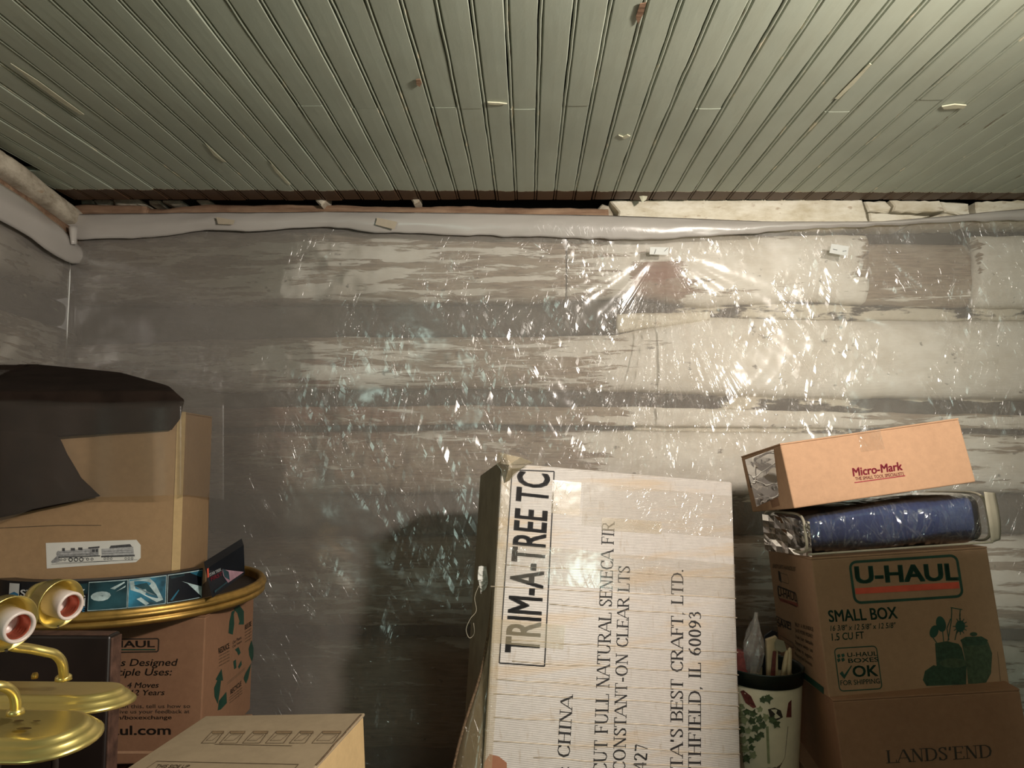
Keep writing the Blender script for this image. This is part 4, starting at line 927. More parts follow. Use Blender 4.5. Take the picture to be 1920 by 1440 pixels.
for pts in ([(1400, 872), (1425, 862), (1434, 900), (1408, 915)], [(1430, 862), (1450, 862), (1456, 900), (1440, 905)]): poly(MM.left, pts, M['cut_dark'], MM.e)
poly(MM.left, [(1418, 905), (1432, 900), (1440, 935), (1430, 930)], M['cut_dark'], MM.e)
poly(MM.left, [(1436, 910), (1452, 904), (1462, 948), (1448, 952)], M['kraft_red'], MM.e)
for z0_, h_, dx_, lb_ in ((0, .50, 0, 'bottom carton of the stack added for shade just outside the frame at lower right'), (.502, .50, .01, 'middle carton of the stack added for shade just outside the frame at lower right'), (1.004, .398, -.005, 'top carton of the stack added for shade just outside the frame at lower right')):  # unseen cartons added to shade the lower right boxes
    e_ = empty('storage_carton', (1.06+dx_, .95, z0_), lb_, 'box'); box('body', (.79+dx_, .82, z0_), (.52, 0, 0), (0, .24, 0), (0, 0, h_), M['kraft'], e_, .003)
    box('tape', (.79+dx_, .915, z0_+h_), (.52, 0, 0), (0, .05, 0), (0, 0, .0006), M['mask_tape'], e_, 0)
# ------------------------------------------------------------- wastebasket with ivy print
BC = V((.600, 1.885, .355)); ZR = .632
plinth('storage_carton', .60, 1.90, .19, .22, .353, 'narrow plain carton standing under the ivy wastebasket', 'kraft_red')
bn = empty('wastebasket', BC, 'cream wastebasket with dark green rim and ivy print, between white carton and moving boxes', 'wastebasket')
def brad(z): return .078+(.097-.078)*(z-BC.z)/(ZR-BC.z)
hb = ZR-BC.z
lathe('bucket', [(.0, 0.001), (.078, 0.001), (.0785, .003), (brad(ZR-.035), hb-.035), (.094, hb-.034), (.075, .006), (0, .006)], BC, (0, 0, 1), M['bin_cream'], bn, 48)
lathe('rim', [(.0945, hb-.036), (.0965, hb-.036), (.0985, hb-.006), (.1005, hb-.002), (.100, hb), (.097, hb), (.0935, hb-.004), (.093, hb-.036)], BC, (0, 0, 1), M['bin_green'], bn, 48)
def cyl(px, py, off=.0008):            # project a print on the bucket wall, following the curve
    d = ray(px, py); a_ = d.x**2+d.y**2; r = .088+off
    for _ in range(3):
        bb = -2*(d.x*(BC.x-CAM.x)+d.y*(BC.y-CAM.y)); cc = (BC.x-CAM.x)**2+(BC.y-CAM.y)**2-r*r; disc = bb*bb-4*a_*cc
        if disc < 0: disc = 0
        t_ = (-bb-math.sqrt(disc))/(2*a_); p_ = CAM+d*t_; r = brad(p_.z)+off
    return p_
def cpoly(pts, m, off=.0008, name='print'):
    dd = []
    for i in range(len(pts)):
        a_, b_ = pts[i], pts[(i+1) % len(pts)]; k = max(1, int(math.hypot(b_[0]-a_[0], b_[1]-a_[1])/10))
        dd += [(a_[0]+(b_[0]-a_[0])*j/k, a_[1]+(b_[1]-a_[1])*j/k) for j in range(k)]
    tri = tessellate_polygon([[V((p[0], p[1], 0)) for p in dd]])
    return obj(name, [cyl(p[0], p[1], off) for p in dd], [tuple(t) for t in tri], m, bn)
cpoly([(1388, 1390), (1395, 1372), (1440, 1366), (1478, 1362), (1472, 1420), (1462, 1440), (1395, 1440)], M['basket_brown'], .0006)
cpoly([(1388, 1296), (1394, 1294), (1408, 1305), (1418, 1326), (1412, 1328), (1398, 1318)], M['maroon'], .0009)
cpoly([(1440, 1330), (1452, 1327), (1464, 1332), (1468, 1345), (1455, 1352), (1444, 1345)], M['dark_ink'], .0009); cpoly([(1478, 1318), (1484, 1312), (1484, 1345), (1474, 1345)], M['maroon'], .0009)
strokes_ = [(1470, 1330, 1482, 1295), (1438, 1362, 1441, 1432)]
cpoly([(1436, 1362), (1441, 1362), (1444, 1432), (1439, 1432)], M['ivy_pale'], .0009)
def leaf(cx, cy, s, rot, m, off):
    shp = [(0, -1.15), (.25, -.55), (.45, -.4), (.95, -.35), (.75, .05), (.5, .3), (.45, .7), (.12, .6), (0, .8), (-.12, .6), (-.45, .7), (-.5, .3), (-.75, .05), (-.95, -.35), (-.45, -.4), (-.25, -.55)]
    cpoly([(cx+s*(x_*math.cos(rot)-y_*math.sin(rot)), cy+s*(x_*math.sin(rot)+y_*math.cos(rot))) for x_, y_ in shp], m, off, 'leaf_print')
random.seed(3)
lf = [(1390, 1325), (1400, 1335), (1412, 1338), (1425, 1330), (1430, 1312), (1440, 1310), (1395, 1350), (1410, 1352), (1424, 1348), (1436, 1345), (1448, 1350), (1390, 1368), (1403, 1370), (1417, 1366), (1430, 1360), (1393, 1388), (1408, 1388), (1420, 1384), (1396, 1405), (1409, 1402), (1400, 1422), (1388, 1340), (1456, 1358), (1427, 1378), (1412, 1416)]
for i, (a_, b_) in enumerate(lf): leaf(a_, b_, random.uniform(7, 10.5), random.uniform(0, 6), M['ivy_pale' if i % 3 == 0 else 'ivy'], .001+i*.00006)
# contents of the basket
def card(name, pts, y, thick, m, label, cat, tilt=.0):
    vs_ = [P(p[0], p[1], y+tilt*i_) for i_, p in enumerate(pts)]; n = len(vs_); org = sum(vs_, V())/n; vs_ += [v_+V((0, thick, 0)) for v_ in vs_]
    o = fixn(obj(name, vs_, [tuple(range(n)), tuple(range(n, 2*n))]+[(i, (i+1) % n, n+(i+1) % n, n+i) for i in range(n)], m, origin=org)); tag(o, label, cat); return bevel(o, .001, 1)
card('paper_card', [(1437, 1200), (1456, 1193), (1459, 1200), (1459, 1300), (1440, 1300)], 1.86, .012, M['wax'], 'upright cream card box sticking out of the ivy wastebasket', 'box')
card('folder', [(1434, 1192), (1448, 1182), (1458, 1186), (1456, 1300), (1428, 1300)], 1.885, .006, M['navy_card'], 'black folder standing behind the cream card in the wastebasket', 'folder')
card('red_stick', [(1450, 1222), (1456, 1222), (1452, 1300), (1443, 1300)], 1.845, .006, M['maroon'], 'dull red stick leaning in front of the cream card', 'stick')
card('grey_card', [(1456, 1198), (1470, 1202), (1476, 1220), (1466, 1224), (1454, 1218), (1453, 1205)], 1.85, .004, M['liner'], 'grey curled paper scrap between card and candles in the wastebasket', 'paper')
card('red_packet', [(1382, 1222), (1402, 1224), (1408, 1236), (1405, 1300), (1382, 1300)], 1.85, .03, M['maroon'], 'red packet under the crumpled plastic bag in the wastebasket', 'packet')
for q_, (a_, b_, lab) in enumerate((((1476, 1222), (1462, 1300), 'pale candle leaning left at the rim of the wastebasket'), ((1481, 1217), (1478, 1300), 'upright pale candle nearest the moving box'))):
    pa, pb = P(a_[0], a_[1], 1.85), P(b_[0], b_[1], 1.84)
    d_ = (pa-pb).normalized(); o = tube('candle', [pb, pb.lerp(pa, .8), pa, pa+d_*.004], .006, M['wax'], None, 12, [.0062, .006, .005, .001], origin=pb); tag(o, lab, 'candle')
# crumpled clear bag
rows_ = []; nn = 16
for a_ in range(nn):
    th = 2*math.pi*a_/nn
    for b_, (hh, rr) in enumerate(((1262, 12), (1245, 17), (1225, 19), (1205, 17), (1188, 13), (1170, 9), (1160, 4), (1148, 3))):
        rj = rr*(1+random.uniform(-.2, .2)); p_ = P(1408+b_*1.4, hh, 1.86); rows_.append(tuple(p_+V((math.cos(th)*rj, math.sin(th)*rj*.8, 0))*(1.86/F)))
fs = gridf(nn, 8).tolist()+[[(nn-1)*8+j, j, j+1, (nn-1)*8+j+1] for j in range(7)]
M['bagfilm'] = sheet_mat('bag_film', .3, (.55, .5, .46), 1.0, .15, 1.5, 1.2, .3)
o = obj('plastic_bag', np.array(rows_), fs, M['bagfilm'], origin=P(1408, 1262, 1.86)); tag(o, 'crumpled clear plastic bag with twisted top in the wastebasket', 'bag'); setattr_f(o, 'crinkle', np.full(len(rows_), 2.))
# ------------------------------------------------------------- left group
UL = Carton('moving_box', (-1.1744, 1.6915, .7829), (.0633, -.0314, -.0042), (.4047, .3616, .3340), M['kraft_red'], 'brown moving box with green recycling arrows on its side, under the round gold-rimmed tray', flaps=True)
e_ = UL.e; fu = UL.front; DI = M['dark_ink']
plinth('storage_carton', -.98, 1.88, .40, .36, .43, 'plain brown carton at the bottom of the left-hand stack')
def ul(s, a, b, c, bold=.015, shear=.22, m=DI): lettering(fu, s, a, b, c, m, e_, bold=bold, shear=shear)
frame(fu, (172, 1198), (298, 1223), .0030, .006, DI, e_)
ul('U-HAUL', (180, 1214), (290, 1213), (180, 1202), .035, 0)
strokes(fu, [[(180, 1218), (292, 1218)]], .003, GI, e_)
ul('This Box is Designed', (130, 1249), (334, 1248), (130, 1236)); ul('for Multiple Uses:', (150, 1267), (323, 1266), (150, 1254))
ul('2 - 4 Moves', (214, 1290), (298, 1289), (214, 1280)); ul('or 10-12 Years', (196, 1304), (309, 1303), (196, 1294))
ul('If you know better than this, tell us how so', (100, 1328), (357, 1327), (100, 1321), .008, 0)
ul('we can serve others. Give us your feedback at', (90, 1338), (356, 1337), (90, 1331), .008, 0)
ul('uhaul.com/boxexchange', (160, 1349), (322, 1348), (160, 1342), .012, 0)
ul('uhaul.com', (174, 1378), (320, 1377), (174, 1361), .03, 0)
fr = UL.right
poly(UL.front, [(80, 1408), (370, 1408), (370, 1413), (80, 1413)], M['kraft_orange'], e_)
def gr(pts): poly(fr, pts, GI, e_)
gr([(428, 1187), (430, 1165), (434, 1147), (441, 1143), (438, 1152), (439, 1170), (436, 1190)]); gr([(437, 1141), (448, 1134), (454, 1142), (457, 1146), (457, 1171), (447, 1171), (449, 1165), (445, 1150)])
gr([(466, 1216), (471, 1200), (475, 1215), (475, 1230), (472, 1241), (467, 1228)]); gr([(471, 1243), (468, 1258), (465, 1272), (461, 1282), (457, 1274), (457, 1270), (460, 1262)])
gr([(404, 1274), (415, 1254), (418, 1276), (414, 1276), (412, 1295), (408, 1320), (402, 1306), (401, 1290), (407, 1276)]); gr([(410, 1314), (424, 1297), (425, 1318), (414, 1330), (408, 1332)])
lettering(fr, 'REDUCE', (410, 1226), (430, 1215), (409, 1216), DI, e_, bold=.03); lettering(fr, 'REUSE', (459, 1181), (471, 1173), (459, 1172), DI, e_, bold=.03)
lettering(fr, 'RECYCLE', (432, 1302), (452, 1285), (432, 1293), DI, e_, bold=.03)
for i in range(4):
    lettering(fr, 'with every box', (410, 1232+i*6), (430, 1221+i*6), (410, 1229+i*6), M['faded_ink'], e_); lettering(fr, 'used again', (459, 1187+i*6), (471, 1179+i*6), (459, 1184+i*6), M['faded_ink'], e_)
lettering(fr, 'Our Planet,', (436, 1208), (453, 1197), (436, 1202), DI, e_); lettering(fr, 'Our Future', (436, 1215), (453, 1204), (436, 1210), DI, e_)
for i in range(3): lettering(fr, 'every moving box', (430, 1309+i*5), (454, 1290+i*5), (430, 1306+i*5), M['faded_ink'], e_)
strokes(fr, [[(425, 1281), (459, 1252)], [(425, 1284), (459, 1255)]], .0012, M['faded_ink'], e_)
gr([(440, 1218), (447, 1213), (451, 1224), (447, 1229), (444, 1222)]); gr([(437, 1240), (442, 1236), (443, 1252), (439, 1255)]); gr([(446, 1250), (452, 1238), (453, 1246), (448, 1254)])
# round gold-rimmed tray
TC = V((-1.06, 1.90, .786)); RT = .338
TR = empty('round_tray', TC, 'round tray with a ribbed antique gold rim, lying on the left moving box', 'tray')
lathe('rim', [(RT-.012, 0), (RT-.002, 0), (RT+.003, .004), (RT+.003, .012), (RT-.001, .014), (RT-.001, .017), (RT+.005, .019), (RT+.007, .024), (RT+.005, .029), (RT, .031), (RT+.001, .035), (RT-.003, .038), (RT-.011, .038), (RT-.014, .030), (RT-.012, 0)], TC, (0, 0, 1), M['old_gold'], TR, 120)
lathe('tray_bed', [(0, .002), (RT-.012, .002), (RT-.012, .013), (0, .013)], TC, (0, 0, 1), M['black_paint'], TR, 96, smooth=False)
# tall train carton
TB = Carton('tall_carton', (-1.2906, 1.62, 1.2715), (.2379, .0, -.0), (.46, .335, .4735), M['kraft_train'], 'tall brown carton bearing a steam locomotive sketch, its top half hidden behind hazy plastic', flaps=True)
ft = TB.front; e_ = TB.e
box('tape', TB.at(1, 0, 0)+TB.x*(-.018)-TB.y*.0012, TB.x*.0195, TB.y*.001, -TB.z*TB.h, M['kraft_side'], e_, 0)
poly(ft, [(86, 1018), (256, 1012), (264, 1022), (264, 1046), (255, 1054), (88, 1066)], M['paper'], e_, name='paper_label')
PL, PD = M['pencil_light'], M['pencil']
def pt(pts, m=PL, off=.0009): poly(ft, pts, m, e_, off=off, name='sketch')
M['pencil_pale'] = simple('pencil_pale', srgb(168, 168, 168), .7, var=.25, scale=200, bump=0); PP = M['pencil_pale']
pt([(110, 1033), (170, 1028), (170, 1041), (110, 1044)], PP); pt(ell(110, 1038.5, 4, 6, 12), PL, .001); pt([(112, 1040), (170, 1037), (170, 1041), (112, 1044)], PL, .001)
pt([(166, 1026), (187, 1024), (187, 1027), (166, 1029)], PD, .0012); pt([(169, 1028), (185, 1027), (185, 1041), (169, 1042)], PL, .0011); pt([(173, 1030), (178, 1030), (178, 1035), (173, 1035)], PD, .0013); pt([(180, 1030), (184, 1029), (184, 1035), (180, 1035)], PD, .0013)
pt([(190, 1029), (250, 1025), (252, 1041), (191, 1043)], PP); pt([(205, 1028), (208, 1023), (244, 1020), (248, 1025)], PD, .001); pt([(190, 1042), (253, 1040), (253, 1043), (190, 1045)], PD, .0011)
pt([(96, 1053), (106, 1043), (112, 1043), (112, 1053), (98, 1056)], PL, .001); pt([(110, 1044), (188, 1041), (188, 1043), (110, 1046)], PD, .0012)
for cx_, r_ in ((115, 2.4), (122, 2.4), (133, 4.2), (143, 4.2), (153, 4.2), (165, 2.6), (173, 2.6), (197, 2.2), (203, 2.2), (209, 2.2), (236, 2.2), (242, 2.2), (248, 2.2)):
    cy_ = 1049.5-(cx_-110)*.022; qa = ell(0, 0, r_, r_, 14); qb = ell(0, 0, r_*.62, r_*.62, 14); ring(ft, [ft.uv(cx_+p[0], cy_+p[1]) for p in qa], [ft.uv(cx_+p[0], cy_+p[1]) for p in qb], PD, e_, .0013, 'sketch')
for cx_, w_, h_ in ((117, 5, 4), (133, 8, 3), (147, 8, 3)): pt([(cx_, 1032-(cx_-110)*.07-h_), (cx_+w_, 1032-(cx_-110)*.07-h_), (cx_+w_, 1034-(cx_-110)*.07), (cx_, 1034-(cx_-110)*.07)], PD, .0012)
strokes(ft, [[(97, 1058), (258, 1049)], [(105, 1055), (250, 1050)], [(120, 1048), (165, 1046)], [(112, 1036), (168, 1033)], [(192, 1034), (250, 1031)], [(192, 1038), (250, 1035)]], .0007, PD, e_, off=.0012)
strokes(ft, [[(0, 990), (110, 985), (190, 985)]], .0018, M['faded_ink'], e_)
strokes(TB.right, [[(391, 925), (391, 1015)]], .002, M['dark_ink'], e_)
# added dark sheets standing in for an unidentified dark area on the carton
def wally(px): return 1.13/(((990-px)/1330*1.04)-.194)-.07 if px < 300 else 9.
def facey(px): return float(np.interp(px, [-80, 0, 350, 400, 425], [1.62, 1.62, 1.735, 2.03, 2.07]))
def inpoly(x_, y_, pg):
    c_ = False; n = len(pg)
    for i in range(n):
        x1, y1 = pg[i]; x2, y2 = pg[(i+1) % n]
        if (y1 > y_) != (y2 > y_) and x_ < (x2-x1)*(y_-y1)/(y2-y1)+x1: c_ = not c_
    return c_
DC = empty('dark_stand_in', P(60, 960, 1.60), 'very dark stand-in for an unidentified dark area, top left of the tall carton behind plastic', 'cloth')
def darkpatch(name, left, right, m, parent, off, puff, n1=40, n2=34, thick=.003, cr=.1, extra=None):
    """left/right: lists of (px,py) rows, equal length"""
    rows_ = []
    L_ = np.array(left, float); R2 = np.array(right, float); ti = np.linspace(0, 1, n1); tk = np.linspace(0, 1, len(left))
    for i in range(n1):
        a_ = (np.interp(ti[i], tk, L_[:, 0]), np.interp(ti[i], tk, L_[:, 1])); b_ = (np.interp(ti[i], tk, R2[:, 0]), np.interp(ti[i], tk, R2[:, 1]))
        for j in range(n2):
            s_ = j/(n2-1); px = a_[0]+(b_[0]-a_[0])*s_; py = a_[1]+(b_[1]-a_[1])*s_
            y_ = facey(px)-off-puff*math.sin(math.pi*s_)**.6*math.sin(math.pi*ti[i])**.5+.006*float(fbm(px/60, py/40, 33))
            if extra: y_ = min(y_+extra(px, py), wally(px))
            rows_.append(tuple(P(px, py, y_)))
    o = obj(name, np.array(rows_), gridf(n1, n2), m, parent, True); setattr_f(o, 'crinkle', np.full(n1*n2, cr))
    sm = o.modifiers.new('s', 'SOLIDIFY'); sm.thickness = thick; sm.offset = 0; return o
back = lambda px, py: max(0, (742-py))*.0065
darkpatch('upper_dark', [(-70, 684), (-70, 698), (-70, 722), (-70, 748), (-70, 785), (-70, 830)], [(70, 684), (225, 699), (315, 724), (346, 750), (338, 785), (322, 806)], M['dark_stand_in'], DC, .012, .004, extra=lambda px, py: max(0, 735-py)*.008)
darkpatch('lower_dark', [(-70, 800), (-70, 850), (-70, 900), (-70, 985)], [(108, 812), (126, 852), (152, 896), (188, 930)], M['dark_stand_in'], DC, .012, .015)
# hazy drape over the carton
DR = empty('plastic_drape', P(200, 940, 1.6), 'loose hazy plastic hanging over the upper half of the tall locomotive carton', 'plastic sheet')
tl = [(-80, 672), (-80, 720), (-80, 780), (-80, 850), (-80, 990)]; 
n1, n2 = 60, 90; rows_ = []
for i in range(n1):
    t_ = i/(n1-1)
    for j in range(n2):
        s_ = j/(n2-1); px = -80+500*s_
        yb_ = float(np.interp(px, [-80, 0, 60, 120, 190, 350, 425, 450], [1010, 980, 955, 943, 932, 928, 937, 940]))
        yt_ = float(np.interp(px, [-80, 0, 200, 350, 450], [680, 682, 695, 725, 745]))
        py = yt_+(yb_-yt_)*t_
        y_ = facey(min(px, 352))-.035-.008*math.sin(px/40)
        k_ = max(0, min(1, (px-345)/70)); y_ = y_*(1-k_)+2.12*k_ if px > 345 else y_
        k_ = max(0, min(1, (760-py)/70)); k_ = k_*k_*(3-2*k_); y_ = y_*(1-k_)+min(2.27, wally(px))*k_
        rows_.append(tuple(P(px, py, y_)))
o = obj('film', np.array(rows_), gridf(n1, n2), M['drape'], DR, True); setattr_f(o, 'crinkle', np.full(n1*n2, .2))
# kit box bent along the tray rim
KT = empty('model_kit_box', TC+V((0, -.31, .014)), 'long bowed black model kit box with teal picture panels, standing on the gold-rimmed tray', 'box')
RK = .314; KZ = .818
def ang_of(px):                                     # angle on the arc seen at photo column px
    lo, hi = -170., -5.
    f_ = lambda a_: 990+F*((TC.x+RK*math.cos(math.radians(a_)))/(TC.y+RK*math.sin(math.radians(a_))))-px
    best = min(range(-165, -5), key=lambda a_: abs(f_(a_)) if a_ > -140 else 1e9); lo, hi = best-1.5, best+1.5
    for _ in range(24):
        mid = (lo+hi)/2
        if f_(lo)*f_(mid) <= 0: hi = mid
        else: lo = mid
    return (lo+hi)/2
A0, A1 = ang_of(20), ang_of(385)
def kh(a_): return .068+.006*((a_-A0)/(A1-A0))
def arcp(a_, z, off=0.): r = RK+off; return V((TC.x+r*math.cos(math.radians(a_)), TC.y+r*math.sin(math.radians(a_)), KZ+z))
na = 50; vs_ = []; fs = []
for i in range(na):
    a_ = A0-14+(A1-A0+14)*i/(na-1); h = kh(a_)
    vs_ += [arcp(a_, -.019), arcp(a_, h), arcp(a_, h, -.03), arcp(a_, -.019, -.03)]
for i in range(na-1):
    for k in range(4): fs.append((i*4+k, i*4+(k+1) % 4, (i+1)*4+(k+1) % 4, (i+1)*4+k))
fs += [(0, 1, 2, 3), tuple((na-1)*4+k for k in (3, 2, 1, 0))]
fixn(obj('box_sleeve', vs_, fs, M['navy_card'], KT))
def kmap(px, v_, off): a_ = ang_of(px); return arcp(a_, kh(a_)*v_, off)
def kpoly(pts, m, off=.0010, name='print'):           # pts: (px, fraction of height)
    dd = []
    for i in range(len(pts)):
        a_, b_ = pts[i], pts[(i+1) % len(pts)]; k = max(1, int(abs(b_[0]-a_[0])/14)); dd += [(a_[0]+(b_[0]-a_[0])*j/k, a_[1]+(b_[1]-a_[1])*j/k) for j in range(k)]
    tri = tessellate_polygon([[V((p[0], p[1]*100, 0)) for p in dd]])
    return obj(name, [kmap(p[0], p[1], off) for p in dd], [tuple(t) for t in tri], M[m] if isinstance(m, str) else m, KT)
def kstrip(x0, x1, v0, v1, m, off, name='picture_panel'):
    n = 8; vs_ = []
    for i in range(n+1):
        px = x0+(x1-x0)*i/n; vs_ += [kmap(px, v0, off), kmap(px, v1, off)]
    return obj(name, vs_, [(2*i, 2*i+1, 2*i+3, 2*i+2) for i in range(n)], M[m], KT)
for x0, x1, m_ in ((171, 245, 'teal_dark'), (246, 317, 'teal_print'), (319, 384, 'navy_card')):
    kstrip(x0, x1, .06, .96, 'pale_print', .0008); kstrip(x0+1.2, x1-1.2, .085, .935, m_, .0014)
kpoly([(x_, .50+y_) for x_, y_ in [(195+19*math.cos(a_*.5), .15*math.sin(a_*.5)) for a_ in range(12)]], 'pale_print', .002)
kpoly([(200, .25), (230, .75), (238, .85), (214, .35), (216, .12), (198, .12)], 'teal_dark', .0018); kpoly([(212, .72), (238, .90), (239, .86), (220, .68)], 'pale_print', .002); kpoly([(222, .6), (241, .78), (240, .72)], 'pale_print', .002)
kpoly([(248, .90), (285, .93), (296, .75), (312, .2), (300, .15), (268, .5), (250, .62)], 'pale_print', .002); kpoly([(262, .32), (270, .36), (286, .14), (280, .09)], 'pale_print', .0022); kpoly([(256, .75), (280, .8), (300, .35), (286, .42)], 'teal_dark', .0024)
kpoly([(345, .70), (356, .60), (383, .10), (383, .42)], 'pale_print', .002); kpoly([(322, .9), (350, .93), (350, .86), (326, .82)], 'teal_dark', .002); kpoly([(360, .93), (383, .7), (383, .93)], 'teal_print', .002); kpoly([(325, .15), (340, .45), (341, .42), (329, .12)], 'teal_print', .002)
kpoly([(140, .9), (170, .93), (170, .6), (150, .6)], 'teal_dark', .0012)
kstrip(22, 41, .42, .93, 'white_print', .0016, 'print'); kpoly([(23, .46), (40, .5), (40, .6), (32, .66), (23, .58)], 'cyan_print', .002)
def ktext(s, x0, x1, v0, h, m, bold=.02, shear=0):
    vv, ff, W = sans_mesh(s, bold, shear)
    obj('lettering', [kmap(x0+(x1-x0)*x_/W, v0+h*y_, .0018) for x_, y_ in vv], ff, M[m], KT)
ktext('STAR TREK', 44, 166, .52, .22, 'white_print', .03); ktext('INSURRECTION', 50, 166, .22, .26, 'white_print', .0); ktext('U.S.S.', 44, 66, .06, .15, 'cyan_print', .0, .2); ktext('1701-E', 138, 167, .05, .14, 'cyan_print', 0, .2)
# end panel tipped up at the right
ea, eb, ec, ed = P(385, 1068, 1.70), P(457, 1022, 1.86), P(459, 1076, 1.86), P(398, 1121, 1.70)
bk_ = V((-.02, .035, .012))
vs_ = [ea, eb, ec, ed, ea+bk_, eb+bk_, ec+bk_, ed+bk_]
fixn(obj('end_flap', vs_, [(0, 1, 2, 3), (4, 5, 6, 7), (0, 1, 5, 4), (1, 2, 6, 5), (2, 3, 7, 6), (3, 0, 4, 7)], M['navy_card'], KT))
fe = Face(ed, ec-ed, (ea-ed)-(ec-ed).normalized()*((ea-ed).dot((ec-ed).normalized())))
poly(fe, [(417, 1048), (455, 1027), (456, 1073), (427, 1093), (418, 1080), (415, 1062)], M['mauve_print'], KT, off=.001); poly(fe, ell(433, 1055, 8, 8), M['dark_ink'], KT, off=.0014); poly(fe, [(436, 1062), (452, 1050), (453, 1056), (440, 1070)], M['navy_card'], KT, off=.0015)
poly(fe, [(416, 1066), (428, 1072), (430, 1088), (420, 1082)], M['teal_dark'], KT, off=.0013)
poly(fe, [(449, 1030), (454, 1028), (455, 1046), (450, 1049)], M['white_print'], KT, off=.0016)
lettering(fe, 'STAR TREK', (392, 1081), (414, 1070), (391, 1076), M['white_print'], KT, bold=.02, off=.0016); lettering(fe, 'FIRST', (395, 1090), (416, 1079), (394, 1083), M['crimson_ink'], KT, bold=.02, off=.0016)
poly(fe, [(387, 1067), (390, 1065), (391, 1082), (388, 1084)], M['red_ink'], KT, off=.0016); poly(fe, [(401, 1108), (425, 1090), (425, 1093), (402, 1112)], M['teal_dark'], KT, off=.0016)
# ------------------------------------------------------------- black board
BB = empty('black_cabinet_panel', (-1.0, 1.42, 0), 'black painted wooden cabinet panel with worn brown edge, standing behind the brass fixtures', 'panel')
tr_ = P(206, 1192, 1.50); trb = P(226, 1205, 1.545); br = P(196, 1440, 1.47); dn = (br-tr_); dn = dn*(tr_.z/(-dn.z))*.985
lft = V((-.36, 0, .0)); bk_ = V((.0, .042, .0))
M['worn'] = M['worn_wood']
v, f = boxv(tr_+lft+dn, -lft, bk_, -dn); o = fixn(obj('panel', v, f, M['black_paint'], BB)); bevel(o, .006, 3)
box('worn_edge', tr_+V((-.001, .004, -.006)), V((.0045, 0, 0)), bk_*.85, dn*.99, M['worn_wood'], BB, .0015)
box('worn_edge', tr_+lft+V((.0, .002, -.0005)), -lft*.985, bk_*.8, V((0, 0, .0015)), M['worn_wood'], BB, .0007)
fbk = Face(tr_+lft, V((1, 0, 0)), -dn)
cc = fbk.uv(35, 1425); lathe('speaker_ring', [(.052, .001), (.056, .004), (.062, .004), (.066, .001)], fbk.w(cc[0], cc[1], 0), fbk.N, M['dark_ink'], BB, 40)
# ------------------------------------------------------------- foreground carton
FG = Carton('flattened_carton', (-.5932, 1.0818, .7169), (-.1071, -.0142, -.0643), (.29, .2051, .1409), M['kraft_side'], 'dusty brown carton with faint outlined lettering on its lid, lowest in the foreground', flaps=False) if False else None
fgO = V((-.5932, 1.0818, .7169)); Rf = rotm((-.1071, -.0142, -.0643)); fx, fy, fz = Rf@V((1, 0, 0)), Rf@V((0, 1, 0)), Rf@V((0, 0, 1))
FE = empty('lidded_carton', fgO+fx*.145+fy*.03-fz*.28, 'dusty tan carton with faint outlined lettering on its lid, lowest in the foreground', 'box')
box('body', fgO-fy*.14-fz*.28, fx*.29, fy*.345, fz*.277, M['kraft_side'], FE, .003)
box('lid', fgO-fy*.14-fz*.004, fx*.292, fy*.346, fz*.005, M['kraft_grey'], FE, .0015)
plinth('storage_carton', -.42, 1.10, .34, .40, .42, 'plain brown carton hidden beneath the tan lidded carton')
ff_ = Face(fgO+fz*.001, fx, fy)
FI = M['faded_ink']
def fs_(l, w_=.0012, m=FI): strokes(ff_, l, w_, m, FE, off=.0008)
fs_([[(403, 1396), (548, 1399)]], .0015)
# outlined display lettering
for (x0, x1, kind) in ((378, 412, 'Y'), (412, 452, 'A'), (455, 495, 'Z'), (498, 540, 'A'), (543, 580, 'O'), (585, 632, 'K')):
    y0, y1 = 1394, 1372; sk = 14
    o_ = [(x0, y0), (x0+sk+6, y1), (x1+sk-6, y1), (x1-8, y0), (x0, y0)]
    fs_([o_], .0013)
    i_ = [(x0+9, y0-5), (x0+sk+8, y1+6), (x1+sk-14, y1+6), (x1-14, y0-5), (x0+9, y0-5)]
    fs_([i_], .001)
    poly(ff_, [(x0+sk+6, y1-1), (x1+sk-6, y1-1), (x1+sk-6, y1+4), (x0+sk+6, y1+4)], M['fade_fill'], FE, off=.0007)
fs_([[(294, 1428), (560, 1434)], [(294, 1428), (262, 1450)], [(560, 1434), (545, 1450)]], .0014)
lettering(ff_, 'THIS SIDE UP', (290, 1440), (352, 1441), (296, 1434), FI, FE, bold=.01)
M['edge_dark'] = simple('scuffed_edge', srgb(96, 76, 54), .8, var=.5, scale=120)
tube('scuffed_edge', [ff_.w(*ff_.uv(677-(84*t_/10)*1.0+random.uniform(-.7, .7), 1341+94*t_/10), .0004) for t_ in range(11)], .0014, M['edge_dark'], FE, 5)
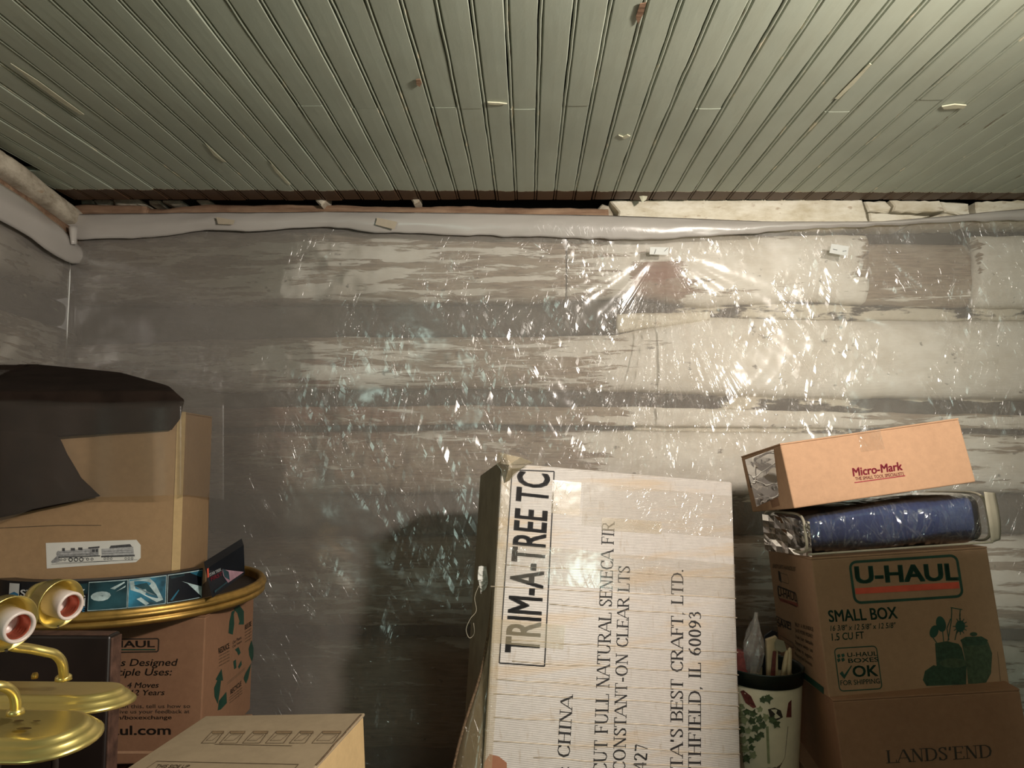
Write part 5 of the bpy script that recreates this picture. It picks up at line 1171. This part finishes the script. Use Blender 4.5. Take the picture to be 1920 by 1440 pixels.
# ------------------------------------------------------------- brass light fixtures
plinth('storage_carton', -1.01, .93, .34, .27, .834, 'plain brown carton at far left holding up the brass fixtures')
def stadium(cx, cy, L, w_, k=14):
    r = w_/2; pts = []
    for i in range(k+1): a_ = -math.pi/2+math.pi*i/k; pts.append((cx+L/2-r+r*math.cos(a_), cy+r*math.sin(a_)))
    for i in range(k+1): a_ = math.pi/2+math.pi*i/k; pts.append((cx-L/2+r+r*math.cos(a_), cy+r*math.sin(a_)))
    return pts
def backplate(name, right, y, z, w_, L, tilt, parent, m):
    prof = [(0, 0), (-.0005, .003), (.003, .006), (.0065, .0068), (.0075, .0105), (.011, .013), (.0145, .0136), (.0155, .017), (.019, .0195), (.023, .020)]
    vs_ = []; fs = []; n = 0; ct = V((right-L/2, y, z)); Rm = Matrix.Rotation(tilt, 3, 'X')
    for ins, h in prof:
        pts = stadium(0, 0, L-2*ins, w_-2*ins); n = len(pts)
        vs_ += [ct+Rm@V((p[0], p[1], h)) for p in pts]
    for k in range(len(prof)-1):
        for i in range(n): fs.append((k*n+i, k*n+(i+1) % n, (k+1)*n+(i+1) % n, (k+1)*n+i))
    fs += [tuple(range(n)), tuple(range((len(prof)-1)*n, len(prof)*n))]
    o = fixn(obj(name, vs_, fs, m, parent, False)); o.data.polygons.foreach_set('use_smooth', [True]*(len(fs)-2)+[False]*2); return o
def socket(opening, dirv, parent, s=1.0):
    d = V(dirv).normalized(); O = V(opening)
    cup = lathe('socket_cup', [(.004*s, -.078*s), (.012*s, -.077*s), (.020*s, -.071*s), (.0235*s, -.062*s), (.0225*s, -.055*s), (.0205*s, -.052*s), (.024*s, -.049*s), (.028*s, -.047*s), (.0285*s, -.040*s), (.031*s, -.039*s), (.0315*s, -.024*s), (.0335*s, -.021*s), (.032*s, -.020*s), (.029*s, -.038*s), (.0*s, -.040*s)], O, d, M['brass'], parent, 40)
    sk = lathe('socket', [(.0, -.036*s), (.019*s, -.036*s), (.0195*s, -.002*s), (.0185*s, 0), (.0160*s, .0), (.0150*s, -.002*s), (.0148*s, -.030*s), (0, -.030*s)], O, d, M['porcelain'], parent, 36)
    pr = []
    for i in range(11): pr += [(.0146*s-.0016*s*(i % 2), -.004*s-i*.0024*s)]
    lathe('thread', pr, O, d, M['thread'], sk, 30)
    tube('screw', [O-d*.026*s+V((.0, -.0005, -.0315*s)), O-d*.026*s+V((0, -.0, -.0345*s))], .0025*s, M['dark_ink'], cup, 8)
    return cup
F1 = empty('brass_light_bar', (-.80, 1.0, .838), 'brass light bar with two white sockets and curved arms, the upper of the two', 'light fixture')
backplate('backplate', P(246, 1290, 1.0).x, 1.0, .838, .115, .62, math.radians(-5), F1, M['brass'])
tube('arm', smoothpath([P(119, 1272, .985), P(119, 1258, .975), P(115, 1240, .965), P(103, 1227, .955), P(85, 1222, .945), P(55, 1216, .93), P(25, 1212, .91), P(-5, 1200, .895), P(-20, 1185, .885)], 6), .0062, M['brass'], F1, 14)
lathe('arm_collar', [(0, -.002), (.0105, -.002), (.010, .003), (.0065, .006)], P(119, 1272, .985), (0, 0, 1), M['brass'], F1, 20)
tube('arm', smoothpath([P(-60, 1290, 1.0), P(-60, 1200, 1.0), P(-30, 1140, .99), P(20, 1130, .985), P(50, 1126, .98), P(74, 1127, .972)], 6), .0052, M['brass'], F1, 12)
socket(P(134, 1137, .94), V((.93, -.36, -.10)), F1, .95)
socket(P(38, 1177, .86), V((.90, -.40, -.12)), F1, 1.0)
for px_, py_ in ((65, 1272), ): lathe('finial_nut', [(0, .008), (.003, .0075), (.0045, .004), (.004, 0), (0, 0)], P(px_, py_, .985), (0, 0, 1), M['old_gold'], F1, 12)
F2 = empty('brass_light_bar', (-.80, .885, .838), 'brass light bar with rounded ribbed end and dark spots, the lower and nearer one', 'light fixture')
backplate('backplate', P(183, 1345, .885).x, .885, .836, .115, .62, math.radians(4), F2, M['brass'])
tube('arm', smoothpath([P(29, 1338, .88), P(29, 1315, .875), P(24, 1299, .87), P(10, 1288, .86), P(-12, 1286, .85), P(-50, 1290, .84)], 6), .0060, M['brass'], F2, 14)
lathe('arm_collar', [(0, -.002), (.010, -.002), (.0095, .003), (.0062, .006)], P(29, 1336, .88), (0, 0, 1), M['brass'], F2, 20)
M['tarnish'] = simple('tarnish', srgb(96, 78, 40), .5, .6, var=.4, scale=60)
for px_, py_, a_, b_ in ((46, 1352, .009, .004), (36, 1342, .006, .003), (70, 1331, .005, .002)):
    c_ = P(px_, py_, .862 if py_ > 1345 else .885); c_.z = .8575
    fz_ = Face(c_, (1, 0, 0), (0, 1, 0)); poly(fz_, ell(0, 0, a_, b_, 14), M['tarnish'], F2, px=False, off=.0012, name='tarnish_spot')
